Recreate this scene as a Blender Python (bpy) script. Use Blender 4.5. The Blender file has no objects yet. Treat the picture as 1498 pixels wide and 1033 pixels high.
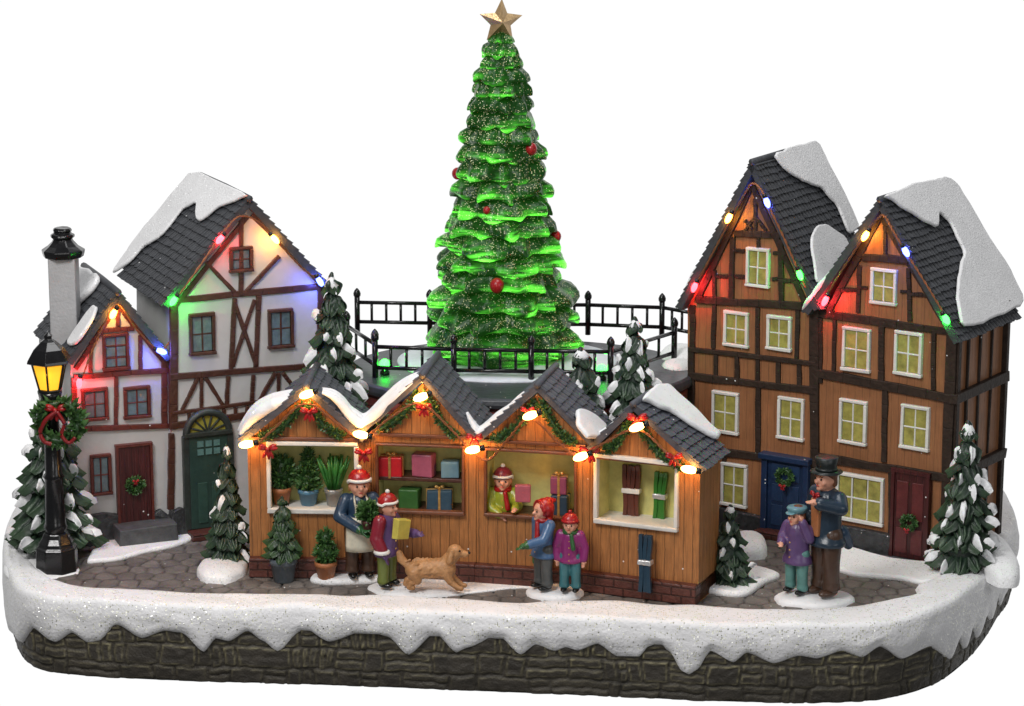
import bpy, bmesh, math, random
import numpy as np
from mathutils import Vector, Matrix, noise
rnd = random.Random(7)
PI = math.pi
SC = bpy.context.scene
COL = SC.collection

# ------------------------------------------------------------------ camera, world, lamps
PITCH = math.radians(13.0); D = 39.0; ZC = 3.546; FPX = 3900.0
CAM = Vector((0, -D*math.cos(PITCH), ZC + D*math.sin(PITCH)))
FW = Vector((0, math.cos(PITCH), -math.sin(PITCH))); UP = Vector((0, math.sin(PITCH), math.cos(PITCH)))
cd = bpy.data.cameras.new('camera'); cam = bpy.data.objects.new('camera', cd); COL.objects.link(cam)
cam.location = CAM; cam.rotation_euler = (math.radians(90) - PITCH, 0, 0)
cd.sensor_width = 36; cd.lens = 36*FPX/1498; cd.clip_start = 1; cd.clip_end = 500
SC.camera = cam
SC.unit_settings.scale_length = 0.03
W = bpy.data.worlds.new('World'); SC.world = W; W.use_nodes = True
nt = W.node_tree; nt.nodes.clear()
wo = nt.nodes.new('ShaderNodeOutputWorld'); wb = nt.nodes.new('ShaderNodeBackground')
wt = nt.nodes.new('ShaderNodeTexCoord'); ws = nt.nodes.new('ShaderNodeSeparateXYZ')
wr = nt.nodes.new('ShaderNodeMapRange'); wr.interpolation_type = 'SMOOTHSTEP'
wr.inputs[1].default_value = 0.1; wr.inputs[2].default_value = 0.75
wr.inputs[3].default_value = 0.13; wr.inputs[4].default_value = 1.02
nt.links.new(wt.outputs['Generated'], ws.inputs[0]); nt.links.new(ws.outputs['Y'], wr.inputs[0])
nt.links.new(wr.outputs[0], wb.inputs['Strength']); wb.inputs['Color'].default_value = (1, 1, 1, 1)
nt.links.new(wb.outputs[0], wo.inputs[0])
def area(name, loc, tgt, size, power, col=(1, 1, 1)):
    l = bpy.data.lights.new(name, 'AREA'); l.shape = 'SQUARE'; l.size = size; l.energy = power; l.color = col
    o = bpy.data.objects.new(name, l); COL.objects.link(o); o.location = loc
    o.rotation_euler = (Vector(tgt) - Vector(loc)).to_track_quat('-Z', 'Y').to_euler(); return o
area('key_softbox', (-9, -15, 19), (0, 0, 1.5), 7, 3900, (1, .985, .97))
area('fill_softbox', (15, -17, 9), (1, 0, 2), 9, 600, (.96, .98, 1))
area('top_softbox', (2, -1, 22), (0, 1, 0), 8, 1500)
area('front_softbox', (-2, -24, 6), (0, 0, 2), 6, 480, (1, .98, .95))
SC.view_settings.view_transform = 'Standard'; SC.view_settings.look = 'None'
SC.view_settings.exposure = 0; SC.view_settings.gamma = 1

# ------------------------------------------------------------------ pixel <-> world
def ray(px, py): return (FW + Vector((1, 0, 0))*((px - 749)/FPX) + UP*((516.5 - py)/FPX)).normalized()
def hit(px, py, p, n):
    d = ray(px, py); return CAM + d*((p - CAM).dot(n)/d.dot(n))
def gp(px, py, Z=0.0): return hit(px, py, Vector((0, 0, Z)), Vector((0, 0, 1)))
def yp(px, py, Y): return hit(px, py, Vector((0, Y, 0)), Vector((0, 1, 0)))
def proj(P):
    d = Vector(P) - CAM; z = d.dot(FW); return (749 + FPX*d.x/z, 516.5 - FPX*d.dot(UP)/z)
def pxs(P):                                                   # units per pixel at a point
    return (Vector(P) - CAM).dot(FW)/FPX
class Face:
    def __init__(s, O, deg):
        s.O = Vector(O); s.rz = math.radians(deg)
        s.M = Matrix.Translation(s.O) @ Matrix.Rotation(s.rz, 4, 'Z'); s.I = s.M.inverted()
        s.n = s.M.to_3x3() @ Vector((0, 1, 0))
    def uv(s, px, py, w=0.0):
        q = s.I @ hit(px, py, s.O + s.n*w, s.n); return (q.x, q.z)
    def loc(s, px, py, w=0.0):
        u, v = s.uv(px, py, w); return Vector((u, w, v))

# ------------------------------------------------------------------ materials
def nd(t, typ, **k):
    n = t.nodes.new(typ)
    for a, b in k.items(): setattr(n, a, b)
    return n
def c4(c): return (c[0], c[1], c[2], 1)
MATS = {}
def mat(name, col, rough=.5, var=.25, vs=5, bump=.25, bs=22, metal=0, col2=None, dust=0, glit=0, planks=0, attr=None,
        emit=None, es=0, spec=.5, coat=0, brick=None, gcol=(1, 1, 1), gscale=42, gior=3.2, gtilt=1.1, pk=1.0, sss=0):
    if name in MATS: return MATS[name]
    m = bpy.data.materials.new(name); m.use_nodes = True; t = m.node_tree; t.nodes.clear(); L = t.links.new
    out = nd(t, 'ShaderNodeOutputMaterial'); p = nd(t, 'ShaderNodeBsdfPrincipled'); L(p.outputs[0], out.inputs[0])
    p.inputs['Roughness'].default_value = rough; p.inputs['Metallic'].default_value = metal
    p.inputs['Specular IOR Level'].default_value = spec; p.inputs['Coat Weight'].default_value = coat
    if sss: p.inputs['Subsurface Weight'].default_value = sss; p.inputs['Subsurface Scale'].default_value = .08
    tc = nd(t, 'ShaderNodeTexCoord')
    def mixc(f, a, b, bt='MIX'):
        n = nd(t, 'ShaderNodeMix', data_type='RGBA', blend_type=bt)
        if isinstance(f, float): n.inputs[0].default_value = f
        else: L(f, n.inputs[0])
        for i, x in ((6, a), (7, b)):
            if isinstance(x, tuple): n.inputs[i].default_value = c4(x)
            else: L(x, n.inputs[i])
        return n.outputs[2]
    def mth(op, a, b=0.0, c=None):
        n = nd(t, 'ShaderNodeMath', operation=op)
        for i, x in enumerate((a, b) if c is None else (a, b, c)):
            if isinstance(x, (int, float)): n.inputs[i].default_value = x
            else: L(x, n.inputs[i])
        return n.outputs[0]
    nz = nd(t, 'ShaderNodeTexNoise'); nz.inputs['Scale'].default_value = vs; nz.inputs['Detail'].default_value = 6
    nz.inputs['Roughness'].default_value = .65; L(tc.outputs['Object'], nz.inputs['Vector'])
    mr = nd(t, 'ShaderNodeMapRange'); mr.inputs[1].default_value = .3; mr.inputs[2].default_value = .7; L(nz.outputs[0], mr.inputs[0])
    lo = col2 if col2 else tuple(x*(1 - var) for x in col); hi = col if col2 else tuple(min(1, x*(1 + var)) for x in col)
    c = mixc(mr.outputs[0], lo, hi)
    hgt = None
    nb = nd(t, 'ShaderNodeTexNoise'); nb.inputs['Scale'].default_value = bs; nb.inputs['Detail'].default_value = 4
    L(tc.outputs['Object'], nb.inputs['Vector']); hgt = nb.outputs[0]
    if planks:
        sx = nd(t, 'ShaderNodeSeparateXYZ'); L(tc.outputs['Object'], sx.inputs[0])
        s = mth('ADD', sx.outputs[0], sx.outputs[1]); wob = mth('MULTIPLY', nz.outputs[0], .06)
        s = mth('ADD', s, wob); fr = mth('FRACT', mth('MULTIPLY', s, planks))
        d = mth('ABSOLUTE', mth('SUBTRACT', fr, .5)); line = mth('LESS_THAN', d, .045)
        fl = mth('FLOOR', mth('MULTIPLY', s, planks)); wn = nd(t, 'ShaderNodeTexWhiteNoise', noise_dimensions='1D'); L(fl, wn.inputs['W'])
        mp = nd(t, 'ShaderNodeMapping'); mp.inputs['Scale'].default_value = (30, 30, 1.6); L(tc.outputs['Object'], mp.inputs[0])
        gn = nd(t, 'ShaderNodeTexNoise'); gn.inputs['Scale'].default_value = 1.5; gn.inputs['Detail'].default_value = 3; L(mp.outputs[0], gn.inputs['Vector'])
        g = nd(t, 'ShaderNodeMapRange'); g.inputs[1].default_value = .4; g.inputs[2].default_value = .62; L(gn.outputs[0], g.inputs[0])
        c = mixc(mth('MULTIPLY', mth('SUBTRACT', 1.0, g.outputs[0]), .55*pk), c, tuple(x*.35 for x in col))
        c = mixc(mth('MULTIPLY', wn.outputs[0], .35*pk), c, tuple(x*.6 for x in col))
        c = mixc(mth('MULTIPLY', line, .75*pk), c, tuple(x*.16 for x in col))
        hgt = mth('ADD', mth('MULTIPLY', gn.outputs[0], 1.2), mth('MULTIPLY', line, -1.3))
    if brick:
        sx = nd(t, 'ShaderNodeSeparateXYZ'); L(tc.outputs['Object'], sx.inputs[0])
        cb = nd(t, 'ShaderNodeCombineXYZ'); L(mth('ADD', sx.outputs[0], sx.outputs[1]), cb.inputs[0]); L(sx.outputs[2], cb.inputs[1])
        bt = nd(t, 'ShaderNodeTexBrick'); L(cb.outputs[0], bt.inputs[0]); bt.inputs['Scale'].default_value = 1
        bt.inputs['Brick Width'].default_value = brick[0]; bt.inputs['Row Height'].default_value = brick[1]
        bt.inputs['Mortar Size'].default_value = .014; bt.inputs['Mortar Smooth'].default_value = .4
        c = mixc(mth('MULTIPLY', bt.outputs['Fac'], .8), c, tuple(x*.3 for x in col))
        hgt = mth('ADD', mth('MULTIPLY', bt.outputs['Fac'], -1.6), mth('MULTIPLY', nb.outputs[0], .6))
    if attr:
        a = nd(t, 'ShaderNodeAttribute', attribute_name='hl'); c = mixc(a.outputs['Fac'], c, attr)
    if dust:
        vo = nd(t, 'ShaderNodeTexVoronoi'); vo.inputs['Scale'].default_value = 13; L(tc.outputs['Object'], vo.inputs[0])
        sc = nd(t, 'ShaderNodeSeparateColor'); L(vo.outputs['Color'], sc.inputs[0])
        f = mth('MULTIPLY', mth('LESS_THAN', vo.outputs[0], .16), mth('GREATER_THAN', sc.outputs[0], 1 - dust))
        c = mixc(f, c, (.75, .75, .75))
    nrm = nd(t, 'ShaderNodeBump'); nrm.inputs['Strength'].default_value = bump; nrm.inputs['Distance'].default_value = .03
    L(hgt, nrm.inputs['Height']); no = nrm.outputs[0]
    if glit:
        vo = nd(t, 'ShaderNodeTexVoronoi'); vo.inputs['Scale'].default_value = gscale; L(tc.outputs['Object'], vo.inputs[0])
        sc = nd(t, 'ShaderNodeSeparateColor'); L(vo.outputs['Color'], sc.inputs[0])
        pn = nd(t, 'ShaderNodeTexNoise'); pn.inputs['Scale'].default_value = 1.7; L(tc.outputs['Object'], pn.inputs['Vector'])
        dens = mth('MULTIPLY', mth('SUBTRACT', pn.outputs[0], .25), 2*glit)
        f = mth('MULTIPLY', mth('LESS_THAN', vo.outputs[0], .42), mth('GREATER_THAN', sc.outputs[0], mth('SUBTRACT', 1.0, dens)))
        vm = nd(t, 'ShaderNodeVectorMath', operation='SUBTRACT'); L(vo.outputs['Color'], vm.inputs[0]); vm.inputs[1].default_value = (.5, .5, .5)
        v2 = nd(t, 'ShaderNodeVectorMath', operation='SCALE'); L(vm.outputs[0], v2.inputs[0]); L(mth('MULTIPLY', f, gtilt), v2.inputs['Scale'])
        v3 = nd(t, 'ShaderNodeVectorMath', operation='ADD'); L(no, v3.inputs[0]); L(v2.outputs[0], v3.inputs[1])
        v4 = nd(t, 'ShaderNodeVectorMath', operation='NORMALIZE'); L(v3.outputs[0], v4.inputs[0]); no = v4.outputs[0]
        c = mixc(f, c, gcol); L(mth('MULTIPLY_ADD', f, gior - 1.45, 1.45), p.inputs['IOR'])
        L(mth('SUBTRACT', rough, mth('MULTIPLY', f, rough - .25)), p.inputs['Roughness'])
    L(no, p.inputs['Normal']); L(c, p.inputs['Base Color'])
    if emit:
        p.inputs['Emission Color'].default_value = c4(emit); p.inputs['Emission Strength'].default_value = es
    MATS[name] = m; return m

SNOW = mat('snow', (.84, .84, .85), .6, .05, 3, .5, 30, glit=.3, gcol=(.95, .97, .9))
SNOWP = mat('painted_snow', (.82, .825, .84), .45, .06, 4, .35, 24, glit=.05)
ROOFSNOW = mat('roof_snow', (.80, .80, .81), .7, .06, 3, .4, 34, glit=.5, gscale=44, gtilt=1.4)
SLATE = mat('slate', (.040, .043, .050), .6, .35, 9, .3, 30, dust=.02)
STALLSLATE = mat('stall_slate', (.06, .064, .08), .6, .3, 9, .3, 30, dust=.03)
PLASTER = mat('plaster', (.50, .495, .49), .55, .05, 3, .3, 7)
BEAM = mat('timber', (.062, .022, .014), .4, .35, 8, .4, 18)
BEAMR = mat('reddish_timber', (.10, .02, .014), .4, .35, 8, .4, 18, dust=.05)
DARKBEAM = mat('dark_timber', (.032, .020, .014), .6, spec=.25, var=.4, vs=8, bump=.4, bs=20, dust=.03) if 1 else mat('x', (.026, .018, .014), .42, .4, 8, .4, 20, dust=.03)
ORANGE = mat('brown_boards', (.33, .138, .056), .5, .18, 3, .3, planks=8, dust=.015, pk=.5)
STALLWOOD = mat('stall_boards', (.44, .18, .055), .45, .2, 3, .5, planks=7, dust=.03, pk=.85)
WHITEF = mat('white_frame', (.68, .67, .63), .45, .08, 6, .25, 12)
BROWNF = mat('brown_frame', (.14, .05, .022), .45, .25, 8, .3, 20)
PANEY = mat('yellow_pane', (.33, .30, .075), .3, .4, 7, .25, 9, spec=.6)
PANEG = mat('grey_pane', (.11, .155, .175), .2, .35, 7, .25, 9, spec=.7)
INNER = mat('inner_wall', (.60, .56, .20), .5, .2, 4, .2, 9)
BRICK = mat('brick', (.24, .045, .035), .45, .35, 5, .8, 22, brick=(.36, .155), dust=.05)
FOOTB = mat('stall_brick', (.095, .028, .02), .4, .35, 5, .8, 22, brick=(.30, .125), dust=.05)
FOOT = mat('rough_footing', (.032, .034, .036), .4, .5, 9, 1.0, 11, dust=.12)
STEP = mat('stone_step', (.07, .072, .075), .55, .3, 9, .4, 20, dust=.06)
GREEND = mat('green_door', (.025, .055, .045), .4, .2, 6, .2, 15, dust=.03)
BLUED = mat('blue_door', (.010, .026, .07), .4, .25, 6, .25, 15, dust=.05)
MAROON = mat('maroon_door', (.075, .014, .014), .4, .3, 6, .4, 20, dust=.06, planks=9)
DECK = mat('deck', (.04, .044, .052), .38, .25, 6, .25, 14, dust=.04)
BLACK = mat('black_enamel', (.006, .006, .007), .22, .3, 8, .12, 14)
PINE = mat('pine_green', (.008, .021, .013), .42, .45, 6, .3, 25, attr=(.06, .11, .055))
BARK = mat('bark', (.03, .018, .012), .6, .3)
LEAF = mat('leaf_green', (.018, .06, .014), .4, .5, 9, .3, 25, attr=(.07, .16, .04))
REED = mat('bright_leaf', (.03, .16, .025), .4, .3, 9, .3, 25)
RED = mat('red_paint', (.33, .010, .012), .3, .3, 9, .3, 15)
GOLD = mat('gold_paint', (.55, .33, .10), .35, .3, 9, .2, 20, metal=.6)
STARM = mat('star_gold', (.55, .38, .20), .3, .2, 9, .2, 20, metal=.7)
SKIN = mat('skin_paint', (.62, .30, .20), .4, .08, 6, .1, 10, sss=0)
HAIR = mat('brown_hair', (.13, .045, .018), .45, .3, 20, .5, 30)
EYE = mat('eye_paint', (.01, .008, .008), .2)
WIRE = mat('copper_wire', (.32, .12, .05), .35, .2, metal=.5)
def paint(name, col, rough=.32, **k): return mat(name, col, rough, .16, 7, .25, 11, **k)

# ------------------------------------------------------------------ mesh helpers
XF = {}
class MB:
    def __init__(s): s.v = []; s.f = []; s.s = []; s.h = {}
    def add(s, vs, fs, smooth=False, hl=None):
        b = len(s.v); s.v += [Vector(x) for x in vs]
        s.f += [tuple(b + i for i in f) for f in fs]; s.s += [smooth]*len(fs)
        if hl is not None:
            for i, x in enumerate(hl): s.h[b + i] = x
    def box(s, c, d, R=None, j=0):
        c = Vector(c); vs = []
        for z in (-1, 1):
            for y in (-1, 1):
                for x in (-1, 1):
                    q = Vector((x*d[0]/2, y*d[1]/2, z*d[2]/2))
                    if j: q += Vector([rnd.uniform(-j, j) for _ in range(3)])
                    vs.append(c + (R @ q if R else q))
        s.add(vs, [(0, 2, 3, 1), (4, 5, 7, 6), (0, 1, 5, 4), (2, 6, 7, 3), (0, 4, 6, 2), (1, 3, 7, 5)])
    def prism(s, poly, y0, y1):                                # polygon in XZ, extruded along Y
        n = len(poly); A = sum(poly[i][0]*poly[(i+1) % n][1] - poly[(i+1) % n][0]*poly[i][1] for i in range(n))
        if A < 0: poly = poly[::-1]
        vs = [(a, y0, b) for a, b in poly] + [(a, y1, b) for a, b in poly]
        fs = [tuple(range(n)), tuple(range(2*n - 1, n - 1, -1))] + [(i, n + i, n + (i+1) % n, (i+1) % n) for i in range(n)]
        s.add(vs, fs)
    def tube(s, pts, r, n=8, smooth=True, flat=1.0):
        pts = [Vector(p) for p in pts]; m = len(pts); vs = []; rs = r if isinstance(r, (list, tuple)) else [r]*m
        ref = Vector((0, 0, 1))
        for i, p in enumerate(pts):
            t = (pts[min(i+1, m-1)] - pts[max(i-1, 0)]).normalized()
            a = t.cross(ref)
            if a.length < .05: a = t.cross(Vector((0, 1, 0)))
            a.normalize(); b = a.cross(t).normalized()
            for k in range(n):
                q = 2*PI*k/n; vs.append(p + (a*math.cos(q) + b*math.sin(q)*flat)*rs[i])
        fs = [(i*n + k, i*n + (k+1) % n, (i+1)*n + (k+1) % n, (i+1)*n + k) for i in range(m-1) for k in range(n)]
        fs += [tuple(range(n))[::-1], tuple((m-1)*n + k for k in range(n))]
        s.add(vs, fs, smooth)
    def lathe(s, prof, c=(0, 0, 0), n=24, smooth=True, a0=0, sx=1, sy=1):
        c = Vector(c); m = len(prof)
        vs = [c + Vector((r*math.cos(a0 + 2*PI*k/n)*sx, r*math.sin(a0 + 2*PI*k/n)*sy, z)) for r, z in prof for k in range(n)]
        fs = [(i*n + k, i*n + (k+1) % n, (i+1)*n + (k+1) % n, (i+1)*n + k) for i in range(m-1) for k in range(n)]
        fs += [tuple(range(n))[::-1], tuple((m-1)*n + k for k in range(n))]
        s.add(vs, fs, smooth)
    def ell(s, c, r, n=12, m=8, R=None):
        c = Vector(c); r = (r, r, r) if isinstance(r, (int, float)) else r; vs = []; fs = []
        for i in range(m + 1):
            t = PI*i/m
            for k in range(n):
                q = Vector((r[0]*math.sin(t)*math.cos(2*PI*k/n), r[1]*math.sin(t)*math.sin(2*PI*k/n), r[2]*math.cos(t)))
                vs.append(c + (R @ q if R else q))
        for i in range(m):
            for k in range(n): fs.append((i*n + k, (i+1)*n + k, (i+1)*n + (k+1) % n, i*n + (k+1) % n))
        s.add(vs, fs, True)
    def cap(s, a, ra, b, rb, n=12):
        a = Vector(a); b = Vector(b); d = b - a; L = max(d.length, 1e-5); t = d/L
        pts = []; rs = []
        for i in range(4): q = PI/2*(1 - i/4); pts.append(a - t*ra*math.sin(q)); rs.append(max(ra*math.cos(q), 1e-3))
        for i in range(5): pts.append(a + d*(i/4)); rs.append(ra + (rb - ra)*i/4)
        for i in range(1, 5): q = PI/2*i/4; pts.append(b + t*rb*math.sin(q)); rs.append(max(rb*math.cos(q), 1e-3))
        s.tube(pts, rs, n)
    def jitter(s, a, sc=3):
        for i, v in enumerate(s.v): s.v[i] = v + noise.noise_vector(v*sc)*a
    def build(s, name, m, parent=None, world=False, bevel=0, sub=0, loc=None):
        T = XF.get(parent, Matrix.Identity(4)) if parent else Matrix.Identity(4)
        me = bpy.data.meshes.new(name)
        vs = [T.inverted() @ v for v in s.v] if world and parent else s.v
        if loc is not None: vs = [v - Vector(loc) for v in vs]
        me.from_pydata([tuple(v) for v in vs], [], s.f)
        me.polygons.foreach_set('use_smooth', s.s)
        if s.h:
            a = me.attributes.new('hl', 'FLOAT', 'POINT'); a.data.foreach_set('value', [s.h.get(i, 0.0) for i in range(len(s.v))])
        me.materials.append(m); me.update()
        o = bpy.data.objects.new(name, me); COL.objects.link(o)
        if parent: o.parent = parent
        if loc is not None: o.location = loc
        XF[o] = T
        if bevel:
            b = o.modifiers.new('bevel', 'BEVEL'); b.width = bevel; b.segments = 2; b.limit_method = 'ANGLE'
        if sub:
            b = o.modifiers.new('sub', 'SUBSURF'); b.levels = b.render_levels = sub
        return o
def tag(o, label=None, cat=None, group=None, kind=None):
    if label: o['label'] = label
    if cat: o['category'] = cat
    if group: o['group'] = group
    if kind: o['kind'] = kind
    return o
def thing(name, label, cat, M=None, group=None):
    o = bpy.data.objects.new(name, None); COL.objects.link(o); o.empty_display_size = .2
    if M is None: M = Matrix.Identity(4)
    elif not isinstance(M, Matrix): M = Matrix.Translation(Vector(M))
    o.matrix_world = M; XF[o] = M; return tag(o, label, cat, group)
def place(x, y, z, deg=0): return Matrix.Translation((x, y, z)) @ Matrix.Rotation(math.radians(deg), 4, 'Z')
def spline(pts, k=6, closed=False):
    pts = [Vector(p) for p in pts]; n = len(pts); out = []
    for i in range(n if closed else n - 1):
        g = (lambda j: pts[j % n]) if closed else (lambda j: pts[max(0, min(n-1, j))])
        p0, p1, p2, p3 = g(i-1), g(i), g(i+1), g(i+2)
        for q in range(k):
            t = q/k
            out.append(.5*((2*p1) + (p2 - p0)*t + (2*p0 - 5*p1 + 4*p2 - p3)*t*t + (3*p1 - p0 - 3*p2 + p3)*t**3))
    if not closed: out.append(pts[-1])
    return out
def evalmesh(o):
    dg = bpy.context.evaluated_depsgraph_get(); dg.update()
    return bpy.data.meshes.new_from_object(o.evaluated_get(dg))
def slab(pts, n, thick, name, m, parent, off=0, jit=.03, k=-4, bev=None):
    """a rounded slab of snow whose outline (world points) lies on a plane with normal n"""
    n = Vector(n).normalized(); c = sum((Vector(p) for p in pts), Vector())/len(pts)
    a = (Vector(pts[1]) - Vector(pts[0])).normalized(); a = (a - n*a.dot(n)).normalized(); b = n.cross(a)
    P = [Vector(((Vector(p) - c).dot(a), (Vector(p) - c).dot(b), 0)) for p in pts]
    P = [P[i].lerp(P[(i+1) % len(P)], (q + .5)/k) for i in range(len(P)) for q in range(k)] if k > 0 else spline(P, -k, True)
    P = [p + noise.noise_vector(Vector((p.x*4, p.y*4, c.x)))*jit for p in P]
    bev = bev or thick*.5
    cu = bpy.data.curves.new('tmp', 'CURVE'); cu.dimensions = '2D'; cu.fill_mode = 'BOTH'
    sp = cu.splines.new('POLY'); sp.points.add(len(P) - 1); sp.use_cyclic_u = True
    for i, p in enumerate(P): sp.points[i].co = (p.x, p.y, 0, 1)
    cu.extrude = max(.001, thick/2 - bev*.99); cu.bevel_depth = bev; cu.bevel_resolution = 3; cu.offset = -bev*.8
    o = bpy.data.objects.new('tmp', cu); COL.objects.link(o)
    me = evalmesh(o); bpy.data.objects.remove(o)
    T = Matrix((a, b, n)).transposed().to_4x4(); T.translation = c + n*(off + thick*.3)
    me.transform((XF[parent].inverted() if parent else Matrix.Identity(4)) @ T)
    me.polygons.foreach_set('use_smooth', [True]*len(me.polygons)); me.name = name
    me.materials.clear(); me.materials.append(m)
    ob = bpy.data.objects.new(name, me); COL.objects.link(ob)
    if parent: ob.parent = parent; XF[ob] = XF[parent]
    try: me.set_sharp_from_angle(angle=math.radians(50))
    except Exception: pass
    return ob

# ------------------------------------------------------------------ display base
ZB = -1.1
pairs = [((18, 898), (30, 800)), ((22, 936), (45, 822)), ((38, 968), (60, 836)), ((72, 983), (78, 850)), ((120, 989), (122, 864)), ((200, 994), (187, 868)),
    ((300, 998), (284, 872)), ((420, 1001), (417, 875)), ((500, 1004), (500, 877)), ((560, 1006), (560, 876)), ((680, 1011), (670, 883)), ((751, 1014), (751, 888)),
    ((830, 1017), (817, 884)), ((900, 1020), (891, 884)), ((964, 1023), (964, 890)), ((1030, 1026), (1020, 888)), ((1096, 1028), (1096, 895)),
    ((1180, 1029), (1180, 898)), ((1260, 1027), (1243, 890)), ((1320, 1018), (1297, 882)), ((1370, 1000), (1338, 873)),
    ((1405, 975), (1336, 862)), ((1434, 944), (1352, 855)), ((1457, 907), (1370, 845)), ((1476, 864), (1385, 828))]
outer = [gp(*a, ZB) for a, b in pairs]; inner = [gp(*b) for a, b in pairs]
for p in outer: p.z = 0
L0 = [Vector((-5.0, 7.2, 0)), Vector((-7.2, 6.2, 0)), Vector((-8.0, 4.2, 0))]
R0 = [Vector((8.0, 6.0, 0)), Vector((6.6, 7.6, 0)), Vector((1, 8.0, 0))]
loop = spline(outer + R0 + L0, 12, True)
def resample(P, step):
    n = len(P); d = [0]
    for i in range(n): d.append(d[-1] + (P[(i+1) % n] - P[i]).length)
    tot = d[-1]; m = int(tot/step); out = []; j = 0
    for k in range(m):
        t = tot*k/m
        while d[j+1] < t: j += 1
        out.append(P[j].lerp(P[(j+1) % n], (t - d[j])/(d[j+1] - d[j] + 1e-9)))
    return out, tot
ring, per = resample(loop, .022)
def norms(R):
    n = len(R); out = []
    for i in range(n):
        t = (R[(i+4) % n] - R[i-4]).normalized(); out.append(Vector((t.y, -t.x, 0)))
    return out
RN = norms(ring); NR = len(ring)
base = thing('display_base', 'oval dark grey stone display base with a dripping glittery snow edge carrying the whole village', 'display base', place(0, 0, ZB))
# stone courses
stones = []; z = ZB - .02; rs = random.Random(3)
while z < .05:
    h = rs.uniform(.24, .34); s0 = 0
    while s0 < per:
        w = rs.choice([.14, .2, .36, .5, .62, .75])*rs.uniform(.8, 1.15); w = min(w, per - s0)
        q = rs.random()
        if w > .3 and q < .42: stones += [(s0, s0+w, z, z+h*.5), (s0, s0+w, z+h*.5, z+h)]
        elif w > .3 and q < .6: stones += [(s0, s0+w*.6, z, z+h), (s0+w*.6, s0+w, z, z+h*.55), (s0+w*.6, s0+w, z+h*.55, z+h)]
        else: stones.append((s0, s0+w, z + rs.uniform(-.02, .02), z+h))
        s0 += w
    z += h
NZ = 54
S, Zg = np.meshgrid(np.arange(NR)*per/NR, np.linspace(ZB, 0.02, NZ), indexing='ij')
hgt = np.zeros(S.shape); edge = np.zeros(S.shape)
wob = np.array([[noise.noise(Vector((s*3.1, zz*5, 1))) for zz in np.linspace(ZB, .02, 12)] for s in np.arange(0, per, .1)])
def samp(A, S, Zg):
    i = np.clip((S/.1).astype(int), 0, A.shape[0]-1); j = np.clip(((Zg - ZB)/(0.02-ZB)*11).astype(int), 0, 11); return A[i, j]
Sw = S + .02*np.sin(Zg*11 + S*2.3) + .01*np.sin(S*23); Zw = Zg + .012*np.sin(S*5.1) + .008*np.sin(S*19 + Zg*9)
for (a, b, c, d) in stones:
    i0 = max(0, int((a - .12)/per*NR)); i1 = min(NR, int((b + .12)/per*NR) + 1)
    ss = Sw[i0:i1]; zz = Zw[i0:i1]
    dd = np.minimum(np.minimum(ss - a, b - ss), np.minimum(zz - c, d - zz)) - .014
    # rounded corners
    m = dd > 0
    k = rs.uniform(.7, 1.15)
    hh = np.clip(dd/.022, 0, 1)**.5*k
    hgt[i0:i1] = np.where(m, np.maximum(hgt[i0:i1], hh), hgt[i0:i1])
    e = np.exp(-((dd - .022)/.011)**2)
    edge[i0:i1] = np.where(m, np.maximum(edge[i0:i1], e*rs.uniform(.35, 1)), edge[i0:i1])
mb = MB(); vs = []; hl = []
for i in range(NR):
    for j in range(NZ):
        zz = Zg[i, j]; t = (zz - ZB)/1.1
        n1 = noise.noise(Vector((S[i, j]*2.2, zz*4, 3))); n2 = noise.noise(Vector((S[i, j]*9, zz*14, 7)))
        f = -0.05*max(0, .25 - t)*2 + .028*hgt[i, j] + .012*n1 + .014*n2
        p = ring[i] + RN[i]*f; vs.append(Vector((p.x, p.y, zz)))
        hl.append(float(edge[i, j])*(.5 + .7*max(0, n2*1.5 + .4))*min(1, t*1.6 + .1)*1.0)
fs = [(i*NZ + j, ((i+1) % NR)*NZ + j, ((i+1) % NR)*NZ + j+1, i*NZ + j+1) for i in range(NR) for j in range(NZ-1)]
mb.add(vs, fs, True, hl)
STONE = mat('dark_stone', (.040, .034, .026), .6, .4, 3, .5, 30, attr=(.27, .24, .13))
mb.build('stone_wall', STONE, base, world=True)
b2 = MB(); b2.add([Vector((p.x, p.y, ZB + .01)) for p in ring[::12]], [tuple(range(len(ring[::12])))[::-1]])
b2.build('underside', DECK, base, world=True)

# cobbled pavement: real relief from a jittered hexagonal layout
gx0, gx1, gy0, gy1, st = -8.4, 8.6, -3.4, 8.2, .034
xs = np.arange(gx0, gx1, st); ys = np.arange(gy0, 5.2, st)
X, Y = np.meshgrid(xs, ys, indexing='ij')
r2 = np.random.RandomState(4); cw, ch = .30, .36
ni = int((gx1 - gx0)/cw) + 6; nj = int((gy1 - gy0)/ch) + 6
JX = r2.uniform(-.07, .07, (ni, nj)); JY = r2.uniform(-.09, .09, (ni, nj)); JC = r2.uniform(0, 1, (ni, nj))
d1 = np.full(X.shape, 9.0); d2 = np.full(X.shape, 9.0); cc = np.zeros(X.shape)
ci = ((X - gx0)/cw).astype(int) + 2; cj = ((Y - gy0)/ch).astype(int) + 2
for di in (-2, -1, 0, 1, 2):
    for dj in (-2, -1, 0, 1, 2):
        I = np.clip(ci + di, 0, ni-1); J = np.clip(cj + dj, 0, nj-1)
        px_ = gx0 + (I - 2 + .5 + .5*(J % 2))*cw + JX[I, J]; py_ = gy0 + (J - 2 + .5)*ch + JY[I, J]
        d = np.hypot(X - px_, (Y - py_)*.9)
        new = d < d1; d2 = np.where(new, d1, np.minimum(d2, d)); cc = np.where(new, JC[I, J], cc); d1 = np.minimum(d1, d)
e = np.clip((d2 - d1)/.045, 0, 1)
Zc = -.04 + .04*e**.5 + .02*(JC[np.clip(ci, 0, ni-1), 0]*0)
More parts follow.
